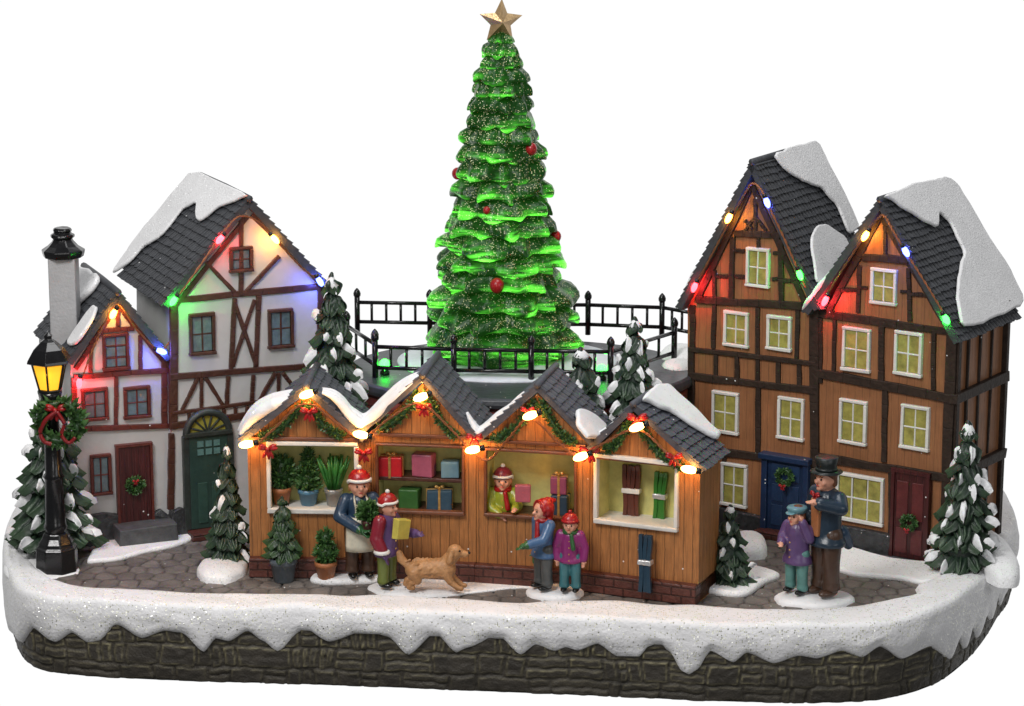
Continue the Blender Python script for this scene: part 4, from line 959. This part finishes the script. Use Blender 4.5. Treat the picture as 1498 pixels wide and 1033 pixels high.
def plant(label, M4, r, h, pm, kind, fr, fh, seed):
    t = thing('potted_plant', label, 'potted plant', M4, 'potted plants at the plant stall'); pot(t, (0, 0, 0), r, h, pm)
    m = MB()
    if kind == 'ball': leafball(m, (0, 0, h + fh*.45), (fr, fr*.9, fh*.52), 330, .09, seed)
    elif kind == 'cone':
        for j in range(5): q = j/4; leafball(m, (0, 0, h + fh*(.12 + .7*q)), (fr*(1 - q*.75), fr*(1 - q*.75)*.9, fh*.17), 110, .085, seed + j)
    elif kind == 'two':
        leafball(m, (0, 0, h + fh*.25), (fr, fr*.9, fh*.30), 200, .075, seed); leafball(m, (0, 0, h + fh*.7), (fr*.68, fr*.6, fh*.26), 130, .07, seed + 1)
    elif kind == 'reed':
        q = random.Random(seed)
        for _ in range(34):
            a = q.uniform(0, 2*PI); s = q.uniform(0, 1); b = Vector((math.cos(a), math.sin(a)*.6, 0)); m.tube([b*r*.5*s + Vector((0, 0, h*.8)), b*fr*s*.75 + Vector((0, 0, h + fh*.5)), b*fr*s*1.15 + Vector((0, 0, h + fh*q.uniform(.75, 1)))], [.022, .03, .012], 6)
    m.build('foliage', REED if kind == 'reed' else LEAF, t); return t
f1 = STL[0][0]
def on(f, x, y, w): q = f.loc(x, y, w); return f.M @ Matrix.Translation(q)
zc1 = STL[0][4][2]
def oncounter(x, w=.28): 
    f = f1; u = f.uv(x, 720, w)[0]; return f.M @ Matrix.Translation((u, w, zc1 + .002))
plant('round leafy plant in a terracotta pot, left inside the plant stall', oncounter(412), .15, .27, TERRA, 'ball', .20, .5, 1)
plant('dark conical shrub in a blue pot, middle of the plant stall', oncounter(451), .16, .25, BLUEP, 'cone', .18, .6, 2)
plant('bright green reedy plant in a zinc bucket, right inside the plant stall', oncounter(488, .26), .14, .27, ZINC, 'reed', .26, .52, 3)
plant('small round-topped bush in a terracotta pot on the snow before the plant stall', place(*gp(477, 846, .06), 0), .17, .27, TERRA, 'two', .17, .5, 9)
P = gp(415, 850)
t = thing('potted_tree', 'little conifer in a grey pot standing in front of the plant stall', 'potted tree', P); pot(t, (0, 0, 0), .21, .38, GREYP)
pt2 = pine('tmp', 415, 850 - 37, 90, 60, Y=P.y, tiers=6, seed=12, snow=0, base_lobes=9, M_=mat('dark_leaf', (.008, .026, .010), .42, .4, attr=(.05, .11, .03)))
for c in list(pt2.children):
    c.parent = t; c.location = pt2.location - t.location
bpy.data.objects.remove(pt2)
def skis(label, f, x0, y0, x1, y1, wpx, m, bm, w, n=4, lean=0):
    A = f.loc(x0, y0, w + lean); B_ = f.loc(x1, y1, w); k = pxs(f.M @ A); W_ = wpx*k
    t = thing('skis', label, 'skis', f.M @ Matrix.Translation(A), 'bundles of skis'); d = B_ - A; mb = MB()
    for i in range(n):
        o = Vector(((i + .5)/n*W_ - W_/2, .015*(i % 2), 0)); pts = [o + d*s + Vector((.012*math.sin(s*6 + i), -.03*(max(0, s - .85)*6)**2, (0 if s < .99 else rnd.uniform(-.01, .015)))) for s in [j/10 for j in range(11)]]
        hw = W_/n*.49; vs = []
        for p in pts: vs += [p + Vector((sx*hw, sy*.035, 0)) for sx, sy in ((-1, -1), (1, -1), (1, 1), (-1, 1))]
        L_ = len(pts); mb.add(vs, [(a*4 + c, a*4 + (c+1) % 4, a*4 + 4 + (c+1) % 4, a*4 + 4 + c) for a in range(L_-1) for c in range(4)] + [(3, 2, 1, 0), tuple(L_*4 - 4 + c for c in range(4))])
    mb.build('ski', m, t, bevel=.004)
    mb = MB(); mb.box(d*.52, (W_*1.12, .13, .075), j=.006); mb.build('binding_strap', bm, t, bevel=.012); return t
f4 = STL[3][0]
skis('brown skis tied with a cream strap in the white framed stall', f4, 923, 758, 924, 680, 25, paint('brown_ski', (.10, .03, .02)), WHITEF, .4)
skis('green skis tied with a silver strap in the white framed stall', f4, 963, 764, 968, 690, 18, paint('green_ski', (.03, .17, .02)), mat('silver', (.6, .6, .6), .3, metal=.6), .42, 3)
skis('dark blue skis with a silver strap leaning on the outside of the ski stall', f4, 943, 866, 945, 782, 19, paint('blue_ski', (.012, .035, .06)), mat('silver', (.6, .6, .6)), -.12, 3, lean=-.16)

# ------------------------------------------------------------------ string lights on the houses
def house_string(label, root, fc, wires, bulbs, w=-.26):
    t = thing('string_lights', label, 'string lights', root.matrix_world.copy(), 'coloured string lights on the houses')
    m = MB()
    for wr_ in wires: twist(m, [fc.M @ fc.loc(x, y, w) for x, y in wr_], .009)
    m.build('wire', WIRE, t, world=True)
    for x, y, c, pw, tl in bulbs: bulb(t, fc.M @ fc.loc(x, y, w - .05), c, pw, tl, .046)
    return t
house_string('wire with red, amber, green and blue bulbs on the tall white house', L2, fL2, [[(252, 446), (300, 378), (330, 335), (352, 316), (380, 326), (410, 358), (440, 390), (466, 410)]],
    [(322, 350, 'red', 2.6, 40), (402, 350, 'orange', 3.2, -40), (254, 440, 'green', 3.2, 35), (468, 412, 'blue', 3.4, -30)])
house_string('wire with amber, blue and red bulbs on the small white house', L1, fL1, [[(118, 560), (132, 520), (150, 480), (172, 444), (198, 480), (232, 512), (248, 500)]],
    [(166, 459, 'orange', 2.8, 30), (236, 514, 'blue', 4.5, -70), (116, 560, 'red', 3.4, 10)])
house_string('wire with coloured bulbs on the brown house with the blue door', R1, fR1, [[(1014, 425), (1040, 375), (1066, 326), (1090, 282), (1101, 268), (1114, 278), (1124, 300), (1150, 355), (1170, 402), (1178, 420)]],
    [(1066, 319, 'orange', 3.0, 25), (1122, 296, 'blue', 3.4, -20), (1016, 420, 'red', 3.4, 20), (1170, 402, 'green', 3.0, -20)])
house_string('wire with amber, blue, red and green bulbs on the rightmost brown house', R2, fR2, [[(1205, 440), (1230, 398), (1262, 350), (1284, 320), (1294, 316), (1308, 340), (1330, 376), (1360, 424), (1384, 464)]],
    [(1266, 345, 'orange', 3.0, 30), (1325, 368, 'blue', 3.4, -30), (1207, 440, 'red', 3.4, 25), (1384, 467, 'green', 3.0, -30)])

# ------------------------------------------------------------------ street lamp
PL = gp(84, 834)
k = pxs(PL)
SL = thing('street_lamp', 'black cast street lamp with a glowing amber six-sided lantern', 'street lamp', PL)
zl = lambda py: yp(84, py, PL.y).z
mb = MB(); mb.lathe([(.31, -.02), (.33, .02), (.32, zl(800)), (.28, zl(797)), (.27, zl(792)), (.22, zl(785)), (.19, zl(778)), (.05, zl(776))], (0, 0, 0), 8, False, PI/8); mb.build('base', BLACK, SL, bevel=.02)
mb = MB(); mb.lathe([(.17, zl(785)), (.16, zl(775)), (.185, zl(770)), (.16, zl(765)), (.14, zl(700)), (.165, zl(697)), (.13, zl(692)), (.11, zl(600)), (.14, zl(597)), (.12, zl(590)), (.16, zl(580)), (.18, zl(573))], (0, 0, 0), 12); mb.build('post', BLACK, SL)
r6 = lambda r, z, n=6, a0=PI/6: [Vector((math.cos(a0 + 2*PI*i/n)*r, math.sin(a0 + 2*PI*i/n)*r, z)) for i in range(n)]
zb, zt_ = zl(569), zl(531)
mb = MB(); mb.lathe([(.155, zb), (.25, zt_), (.01, zt_)], (0, 0, 0), 6, False, PI/6); gl_ = mb.build('lantern_glass', mat('amber_glass', (.9, .5, .04), .3, .12, 4, .15, 6, emit=(1, .46, .02), es=.95), SL)
mb = MB()
for a, b in zip(r6(.17, zb), r6(.268, zt_)): mb.tube([a, b], .018, 6)
mb.lathe([(.18, zb - .05), (.19, zb), (.15, zb + .01)], (0, 0, 0), 6, False, PI/6); mb.lathe([(.27, zt_ - .01), (.35, zt_ + .02), (.34, zt_ + .06), (.24, zt_ + .22), (.15, zt_ + .30), (.12, zt_ + .33), (.06, zt_ + .37), (.07, zt_ + .42), (.01, zt_ + .47)], (0, 0, 0), 6, False, PI/6)
mb.build('lantern_frame', BLACK, SL, bevel=.006)
lamp_light(SL, PL + Vector((0, -.34, zl(548))), (1, .5, .08), 1.0, .02)
wreath('large green wreath with a red ribbon hanging round the street lamp post', yp(86, 618, PL.y - .14), .29, 0, (-.1, .75), rb=.16, sz=.13, nseg=30)
mb = MB(); wrt = [o for o in bpy.data.objects if o.name.startswith('wreath') and o.type == 'EMPTY' and 'large green' in o.get('label', '')][0]
mb.tube(spline([(0, -.12, .2), (-.16, -.14, .08), (-.26, -.13, -.12), (-.2, -.14, -.26), (-.1, -.13, -.3)], 6), .035, 6); mb.tube(spline([(0, -.12, .2), (.1, -.14, .02), (.06, -.14, -.16), (.16, -.13, -.28), (.26, -.12, -.2)], 6), .03, 6); mb.build('ribbon', paint('dark_red_ribbon', (.20, .008, .01)), wrt)
mound(66, 834, 50, .5, .05, seed=12)

# ------------------------------------------------------------------ people and dog (voxel-fused bodies)
def fuse(name, m, parent, fn, voxel=.022, sm=3):
    mb = MB(); fn(mb); o = mb.build('tmp', m); r = o.modifiers.new('r', 'REMESH'); r.mode = 'VOXEL'; r.voxel_size = voxel
    s = o.modifiers.new('s', 'SMOOTH'); s.iterations = sm; s.factor = .5
    me = evalmesh(o); bpy.data.objects.remove(o); me.name = name; me.polygons.foreach_set('use_smooth', [True]*len(me.polygons))
    if not me.materials: me.materials.append(m)
    ob = bpy.data.objects.new(name, me); COL.objects.link(ob); ob.parent = parent; XF[ob] = XF[parent]; return ob
def V3(*a): return Vector(a)
def hand(mb, w, d, s, side=1):
    """palm + four fingers + thumb, w wrist, d pointing direction"""
    d = Vector(d).normalized(); a = d.cross(Vector((0, 0, 1)));
    if a.length < .1: a = Vector((1, 0, 0))
    a.normalize(); mb.cap(w, s*.5, w + d*s*.9, s*.52)
    for i, l in enumerate((.62, .8, .76, .55)): b = w + d*s*1.2 + a*s*(.42 - .28*i); mb.cap(b, s*.17, b + d*s*l - Vector((0, 0, s*.2)), s*.13, 8)
    b = w + d*s*.5 + a*s*.5*side; mb.cap(b, s*.2, b + (d + a*side*.7 + Vector((0, 0, .5))).normalized()*s*.6, s*.14, 8)
def person(label, P, H, rz, coat, legs, shoes, arms, head_d=(0, 0), coat_z=.38, flare=1.0, hat=None, hair=HAIR, scarf=None, gloves=None, stance=.07, wide=1.0, skirt=False, step=0, bust=False, hatname='hat', lean=0, extra=None, hs=1.0, sleeve=None, parent_M=None):
    t = thing('person', label, 'person', place(P[0], P[1], P[2], rz) if parent_M is None else parent_M)
    hh = .105*H*hs; hip = .46*H; sh = .745*H; hc = V3(head_d[0], -.02*H + lean*.3, .885*H)
    hl_, hr_ = V3(-stance*H, 0, hip), V3(stance*H, 0, hip); kl = V3(-stance*H*1.05, -step*.4 - .01, .25*H); kr = V3(stance*H*1.05, step*.4 - .01, .25*H); al = V3(-stance*H*1.1, -step, .05*H); ar_ = V3(stance*H*1.1, step, .05*H)
    sl, sr = V3(-.125*H*wide, 0, sh), V3(.125*H*wide, 0, sh)
    (el, wl), (er, wr2) = [(Vector(a)*H, Vector(b)*H) for a, b in arms]
    gl2 = (wl - el).normalized(); gr2 = (wr2 - er).normalized()
    def body(mb):
        mb.cap((0, 0, hip), .085*H, (0, 0, sh - .03*H), .095*H); mb.cap((0, 0, sh), .045*H, hc - V3(0, 0, hh*.6), .05*H)
        mb.ell(hc, (hh*.84, hh*.93, hh*1.08), 20, 14); mb.ell(hc + V3(0, -hh*.3, -hh*.5), (hh*.6, hh*.58, hh*.5), 14, 10)
        mb.cap(hc + V3(0, -hh*.88, hh*.05), hh*.1, hc + V3(0, -hh*1.06, -hh*.14), hh*.17)
        for sx in (-1, 1): mb.ell(hc + V3(sx*hh*.82, hh*.1, -hh*.05), (hh*.15, hh*.2, hh*.28)); mb.ell(hc + V3(sx*hh*.42, -hh*.66, -hh*.25), (hh*.26, hh*.2, hh*.24))
        mb.ell(hc + V3(0, -hh*.84, -hh*.5), (hh*.24, hh*.12, hh*.07)); mb.ell(hc + V3(0, -hh*.78, -hh*.78), (hh*.25, hh*.2, hh*.18))
        if not bust:
            for a, b, c in ((hl_, kl, al), (hr_, kr, ar_)): mb.cap(a, .065*H, b, .048*H); mb.cap(b, .048*H, c, .035*H)
        for a, b, c, g_, sd in ((sl, el, wl, gl2, 1), (sr, er, wr2, gr2, -1)): mb.cap(a, .045*H, b, .038*H); mb.cap(b, .038*H, c, .03*H); hand(mb, c, g_, .055*H, sd)
    fuse('body', SKIN, t, body, .016 if H > 1.2 else .014, 2)
    # painted face
    mb = MB()
    for sx in (-1, 1): mb.ell(hc + V3(sx*hh*.33, -hh*.86, hh*.08), (hh*.095, hh*.07, hh*.11), 8, 6)
    mb.build('eyes', EYE, t)
    mb = MB(); mb.ell(hc + V3(0, -hh*.945, -hh*.5), (hh*.2, hh*.05, hh*.06), 8, 6); mb.build('mouth', paint('lip_paint', (.45, .06, .05)), t)
    mb = MB()
    for sx in (-1, 1): mb.cap(hc + V3(sx*hh*.2, -hh*.93, hh*.3), hh*.035, hc + V3(sx*hh*.5, -hh*.84, hh*.32), hh*.03, 6)
    mb.build('eyebrows', hair, t)
    def coatf(mb):
        z1 = coat_z*H; mb.cap((0, .0, hip), .115*H*wide, (0, 0, sh - .035*H), .115*H*wide); mb.cap(sl + V3(.02*H, 0, 0), .06*H, sr - V3(.02*H, 0, 0), .06*H)
        mb.lathe([(.02, z1 + .01), (.125*H*flare*wide, z1), (.13*H*flare*wide, z1 + .03*H), (.12*H*wide, hip + .02*H), (.115*H*wide, sh - .05*H), (.05*H, sh + .03*H)], (0, 0, 0), 24, sy=.82)
        for a, b, c in ((sl, el, wl), (sr, er, wr2)): mb.cap(a, .066*H, b, .056*H); mb.cap(b, .056*H, c, .052*H)
        mb.lathe([(.06*H, sh), (.075*H, sh + .035*H), (.055*H, sh + .05*H)], (0, 0, 0), 16)
    fuse('coat', coat, t, coatf, .02, 2)
    mb = MB()
    for i in range(4): mb.ell((0.004, -.105*H*wide - (.01 if i else 0), sh - .06*H - i*.085*H), .011*H, 8, 6)
    mb.build('buttons', GOLD, t)
    if not bust:
        def tr(mb):
            for a, b, c in ((hl_, kl, al), (hr_, kr, ar_)): mb.cap(a, .08*H, b, .066*H); mb.cap(b, .066*H, c + V3(0, 0, .02*H), .06*H); mb.lathe([(.05*H, -.02*H), (.068*H, -.015*H), (.066*H, .03*H)], c + V3(0, 0, .015*H), 14)
            mb.ell((0, 0, hip), (.12*H*wide, .1*H, .09*H))
        fuse('trousers', legs, t, tr, .02, 2)
        for c in (al, ar_):
            def sf(mb): mb.ell(c + V3(0, -.035*H, -.025*H), (.045*H, .085*H, .032*H), 14, 8); mb.cap(c + V3(0, .01*H, -.01*H), .045*H, c + V3(0, .01*H, .03*H), .042*H)
            fuse('boot', shoes, t, sf, .016, 2)
    if gloves:
        for c, g_, sd in ((wl, gl2, 1), (wr2, gr2, -1)): fuse('glove', gloves, t, lambda mb: (hand(mb, c, g_, .07*H, sd), mb.cap(c - g_*.02*H, .05*H, c + g_*.01*H, .05*H)), .014, 1)
    if hair and not (hat and hat[0] == 'hood'):
        def hf(mb):
            for i in range(10):
                a = PI*(.08 + .84*i/9); mb.cap(hc + V3(math.cos(a)*hh*.78, math.sin(a)*hh*.7 - hh*.05, hh*.35), hh*.24, hc + V3(math.cos(a)*hh*.84, math.sin(a)*hh*.75, -hh*.45), hh*.18)
            mb.ell(hc + V3(0, hh*.15, hh*.4), (hh*.92, hh*.92, hh*.78))
        fuse('hair', hair, t, hf, .018, 1)
    if scarf:
        m = MB(); m.tube([V3(math.cos(a)*.075*H, math.sin(a)*.07*H - .005*H, sh + .045*H + .006*H*math.sin(a*3)) for a in [2*PI*i/16 for i in range(17)]], .032*H, 8)
        m.cap((.03*H, -.1*H, sh + .02*H), .025*H, (.06*H, -.12*H, sh - .15*H), .03*H); m.build('scarf', scarf, t)
    if hat:
        kind, hm, bm = hat
        m = MB()
        if kind == 'knit':
            m.lathe([(hh*.98, hh*.3), (hh*1.04, hh*.45), (hh*.95, hh*.9), (hh*.62, hh*1.3), (hh*.2, hh*1.48), (.01, hh*1.5)], hc, 18); o = m.build(hatname, hm, t)
            b = MB(); b.tube([hc + V3(math.cos(a)*hh*.98, math.sin(a)*hh*.98, hh*.42 + (.12*hh if math.sin(a) < 0 else -.1*hh)) for a in [2*PI*i/18 for i in range(19)]], hh*.16, 8); b.build('hat_brim', bm, o)
            b = MB(); b.ell(hc + V3(0, 0, hh*1.6), hh*.24); b.build('pompom', bm, o)
        elif kind == 'hood':
            m.ell(hc + V3(0, hh*.3, hh*.22), (hh*1.1, hh*1.05, hh*1.12)); m.cap(hc + V3(0, hh*.4, 0), hh*.9, V3(0, .03*H, sh + .05*H), .08*H); m.cap(hc + V3(0, hh*.7, hh*.9), hh*.5, hc + V3(0, hh*1.5, hh*.9), hh*.22)
            o = m.build(hatname, hm, t); b = MB(); b.tube([hc + V3(math.cos(a)*hh*.98, -hh*.35 + 0*hh, math.sin(a)*hh*1.02 + .1*hh) for a in [-.4 + (PI + .8)*i/14 for i in range(15)]], hh*.14, 8); b.build('hat_brim', bm, o)
        elif kind == 'top':
            m.lathe([(hh*1.35, hh*.55), (hh*1.38, hh*.6), (hh*.92, hh*.68), (hh*.84, hh*.8), (hh*.86, hh*1.2), (hh*.98, hh*1.8), (hh*.9, hh*1.84), (.01, hh*1.82)], hc, 22); o = m.build(hatname, hm, t)
            b = MB(); b.lathe([(hh*.93, hh*.7), (hh*.9, hh*.95), (hh*.85, hh*.95)], hc, 22); b.build('hat_band', bm, o)
        elif kind == 'cap':
            m.lathe([(hh*.96, hh*.4), (hh*1.0, hh*.6), (hh*1.14, hh*.85), (hh*.98, hh*1.02), (.01, hh*1.05)], hc, 18); m.ell(hc + V3(0, -hh*1.0, hh*.5), (hh*.62, hh*.5, hh*.07), 14, 6, Matrix.Rotation(.25, 3, 'X')); m.build(hatname, hm, t)
    if extra: extra(t, H, hc, hh, sh, hip)
    return t
NAVY = paint('navy_cloth', (.02, .045, .085)); PURP = paint('purple_cloth', (.10, .055, .15)); CRIM = paint('crimson_cloth', (.22, .015, .03)); OLIV = paint('olive_cloth', (.13, .16, .03))
BROWNC = paint('brown_cloth', (.06, .03, .018)); BOOT = paint('black_boot', (.008, .008, .008), .2); BLUEC = paint('blue_cloth', (.055, .12, .24)); MAG = paint('magenta_cloth', (.22, .022, .13)); TEAL = paint('teal_cloth', (.04, .15, .17))
GREY = paint('grey_cloth', (.07, .075, .075)); GRN = paint('green_knit', (.025, .10, .03)); TEALL = paint('pale_teal', (.10, .24, .22)); BLK = paint('black_silk', (.008, .012, .012), .38); BLON = mat('blond_hair', (.32, .15, .05), .45, .3, 20, .4, 30); CREAM = paint('cream_cloth', (.62, .58, .46), .45)

def woman_extra(t, H, hc, hh, sh, hip):
    m = MB(); pts = []
    n = 14
    for j in range(7):
        z = hip + .14*H - j*.055*H; w = .085 + .035*min(1, j/3)
        for i in range(n + 1): a = -PI/2 + (i/n - .5)*2.1; r = .132*H*(1 + .06*j/6); pts.append(V3(math.cos(a)*r*1.08, math.sin(a)*r, z))
    m.add(pts, [(j*(n+1) + i, (j+1)*(n+1) + i, (j+1)*(n+1) + i+1, j*(n+1) + i+1) for j in range(6) for i in range(n)], True)
    o = m.build('apron', CREAM, t); s = o.modifiers.new('s', 'SOLIDIFY'); s.thickness = .03; s.offset = 1
    m = MB(); m.box((0, -.128*H, sh - .12*H), (.12*H, .02, .2*H))
    for sx in (-1, 1): m.tube([(sx*.055*H, -.13*H, sh - .04*H), (sx*.06*H, -.1*H, sh + .02*H), (sx*.05*H, -.03*H, sh + .05*H)], .01*H, 6)
    m.build('apron_bib', CREAM, o)
W1 = gp(527, 842, .10)
person('woman in a dark blue coat and cream apron holding a small potted plant', W1, 1.60, 12, NAVY, BROWNC, BOOT,
    [((-.20, -.05, .60), (-.04, -.22, .52)), ((.19, -.06, .60), (.08, -.22, .56))], hat=('knit', RED, WHITEF), hair=BLON, gloves=GRN, extra=woman_extra, coat_z=.36, hatname='knitted_hat')
q = Matrix.Rotation(math.radians(12), 3, 'Z') @ V3(.06, -.44, .82)
plant('small bush in a dark red pot held by the woman in the apron', place(W1.x + q.x, W1.y + q.y, W1.z + q.z), .10, .17, paint('dark_red_pot', (.08, .02, .02)), 'ball', .13, .26, 30)
K1 = gp(566, 856, .10)
person('child in a crimson and purple coat, olive trousers and red hat by the dog', K1, 1.37, 60, PURP, OLIV, BOOT,
    [((-.17, .02, .56), (-.15, -.05, .42)), ((.16, -.12, .58), (.10, -.30, .60))], hat=('knit', RED, WHITEF), hair=HAIR, gloves=PURP, scarf=None, coat_z=.34, flare=1.15, wide=1.05, hatname='red_hat',
    extra=lambda t, H, hc, hh, sh, hip: (fuse('vest', CRIM, t, lambda mb: [mb.cap(a, .075*H, b, .07*H) for a, b in ((V3(-.13*H, 0, sh), V3(-.17*H, .02*H, .56*H)), (V3(-.17*H, .02*H, .56*H), V3(-.15*H, -.03*H, .44*H)), (V3(-.04*H, .05*H, sh - .04*H), V3(-.05*H, .06*H, .45*H)), (V3(.06*H, .05*H, sh - .04*H), V3(.06*H, .06*H, .45*H)))], .02, 2),
        (lambda m: (m.tube([V3(math.cos(a)*.07*H - .155*H, math.sin(a)*.07*H - .04*H, .42*H) for a in [2*PI*i/12 for i in range(13)]], .022*H, 8), m.build('fur_cuff', WHITEF, t)))(MB())))
t = thing('parcel', 'small yellow parcel held out by the child in the red hat', 'parcel', place(*yp(587, 774, K1.y - .25), 50)); m = MB(); m.box((0, 0, 0), (.26, .12, .3), Matrix.Rotation(.2, 3, 'Y'), j=.01); m.build('box', paint('yellow_paper', (.50, .42, .08)), t, bevel=.012)
SP = STL[2][0].M @ STL[2][0].loc(736, 757, .26)
person('seller in a yellow-green jumper and red scarf holding a present in the stall', (SP.x, SP.y, SP.z - .62), 1.36, -4, paint('lime_cloth', (.26, .30, .025)), BROWNC, BOOT,
    [((-.14, -.1, .60), (-.03, -.17, .54)), ((.17, -.11, .62), (.15, -.22, .62))], hat=('knit', paint('maroon_knit', (.20, .02, .03)), WHITEF), hair=BLON, scarf=RED, bust=True, coat_z=.46, hatname='knitted_hat')
gift(2, 765, 721, 22, 26, ('rose', (.38, .09, .12)), None, -.02, 10, .14, lab='small rose present in the hands of the seller')
G1 = gp(795, 860, .12)
person('girl in a red hood, red scarf and blue coat reaching out before the stalls', G1, 1.34, -58, BLUEC, GREY, BOOT,
    [((-.17, .02, .56), (-.12, -.02, .40)), ((.16, -.10, .60), (.10, -.26, .56))], hat=('hood', RED, RED), scarf=RED, gloves=GRN, hair=None or HAIR, coat_z=.36, flare=1.25, hatname='red_hood')
G2 = gp(834, 864, .12)
person('small child in a magenta jumper, green scarf and red hat', G2, 1.15, -12, MAG, TEAL, BOOT,
    [((-.19, 0, .58), (-.17, -.02, .44)), ((.19, 0, .58), (.18, -.03, .44))], hat=('knit', RED, RED), scarf=GRN, hair=HAIR, coat_z=.38, flare=1.15, hatname='red_hat', gloves=None)
B1 = gp(1165, 866, .13)
person('boy in a purple jacket, teal trousers and a pale blue cap', B1, 1.32, -48, PURP, TEALL, BOOT,
    [((-.17, -.06, .62), (-.06, -.2, .60)), ((.20, -.03, .66), (.14, -.08, .84))], hat=('cap', paint('pale_blue_cap', (.11, .24, .28)), None), hair=HAIR, coat_z=.34, flare=1.2, wide=1.18, stance=.08, hatname='cap')
def man_extra(t, H, hc, hh, sh, hip):
    bow(t, (0, -.115*H, sh + .03*H), .05*H, 'bow_tie')
    m = MB(); m.prism([(-.05*H, sh), (.05*H, sh), (.035*H, hip + .0*H), (-.035*H, hip + .0*H)], -.125*H, -.09*H); m.build('waistcoat', paint('tan_cloth', (.34, .13, .05)), t, bevel=.02)
    def tail(mb): mb.cap((-.05*H, .10*H, hip), .06*H, (-.04*H, .17*H, .36*H), .04*H); mb.cap((.05*H, .10*H, hip), .06*H, (.05*H, .17*H, .36*H), .04*H)
    fuse('coat_tails', NAVY, t, tail, .02, 2)
M1 = gp(1207, 868, .13)
person('man in a black top hat, dark tailcoat and brown trousers', M1, 1.98, -55, paint('dark_tailcoat', (.015, .03, .05)), BROWNC, BROWNC,
    [((-.17, .01, .60), (-.15, -.07, .52)), ((.19, -.04, .70), (.10, -.16, .735))], hat=('top', BLK, BLK), hair=HAIR, coat_z=.38, flare=1.3, wide=.95, hs=.84, stance=.06, hatname='top_hat', extra=man_extra)
# dog
DP = gp(632, 860, .12)
DG = thing('dog', 'sandy brown dog running on the snow beside the child in the red hat', 'dog', place(DP.x, DP.y, DP.z, -4) @ Matrix.Scale(.9, 4))
FUR = mat('tan_fur', (.42, .21, .085), .45, .25, 9, .6, 26)
def dogf(m):
    m.cap((-.30, 0, .31), .145, (.20, 0, .36), .165); m.cap((.0, 0, .33), .15, (.22, 0, .33), .18); m.cap((.24, 0, .43), .13, (.36, 0, .58), .11)
    m.ell((.38, 0, .63), (.13, .12, .12)); m.cap((.43, 0, .61), .08, (.55, 0, .585), .055); m.ell((.585, 0, .60), .032)
    for s in (-1, 1):
        m.cap((.34, s*.11, .66), .04, (.30, s*.14, .50), .055)
        y = s*.09
        m.cap((.24, y, .27), .09, (.33 + .02*s, y, .14), .062); m.cap((.33 + .02*s, y, .14), .06, (.44 + .02*s, y, .05), .047); m.cap((.44 + .02*s, y, .035), .045, (.51 + .02*s, y, .025), .042)
        m.cap((-.28, y, .27), .12, (-.27 - .04*s, y, .15), .075); m.cap((-.27 - .04*s, y, .15), .065, (-.38 - .04*s, y, .10), .05); m.cap((-.38 - .04*s, y, .10), .046, (-.41 - .04*s, y, .03), .042); m.cap((-.41 - .04*s, y, .025), .042, (-.34 - .04*s, y, .02), .04)
    m.cap((-.40, 0, .38), .06, (-.50, 0, .48), .075); m.cap((-.50, 0, .48), .075, (-.53, 0, .58), .055)
    for i in range(60):
        a = rnd.uniform(0, 2*PI); x = rnd.uniform(-.36, .26); p = Vector((x, math.cos(a)*.155, .34 + math.sin(a)*.155)); m.cap(p, .025, p + Vector((-.07, 0, -.03)), .008, 5)
fuse('body', FUR, DG, dogf, .015, 2)
m = MB(); m.ell((.61, 0, .612), .026)
for s in (-1, 1): m.ell((.465, s*.088, .665), .018)
m.build('nose_and_eyes', EYE, DG)
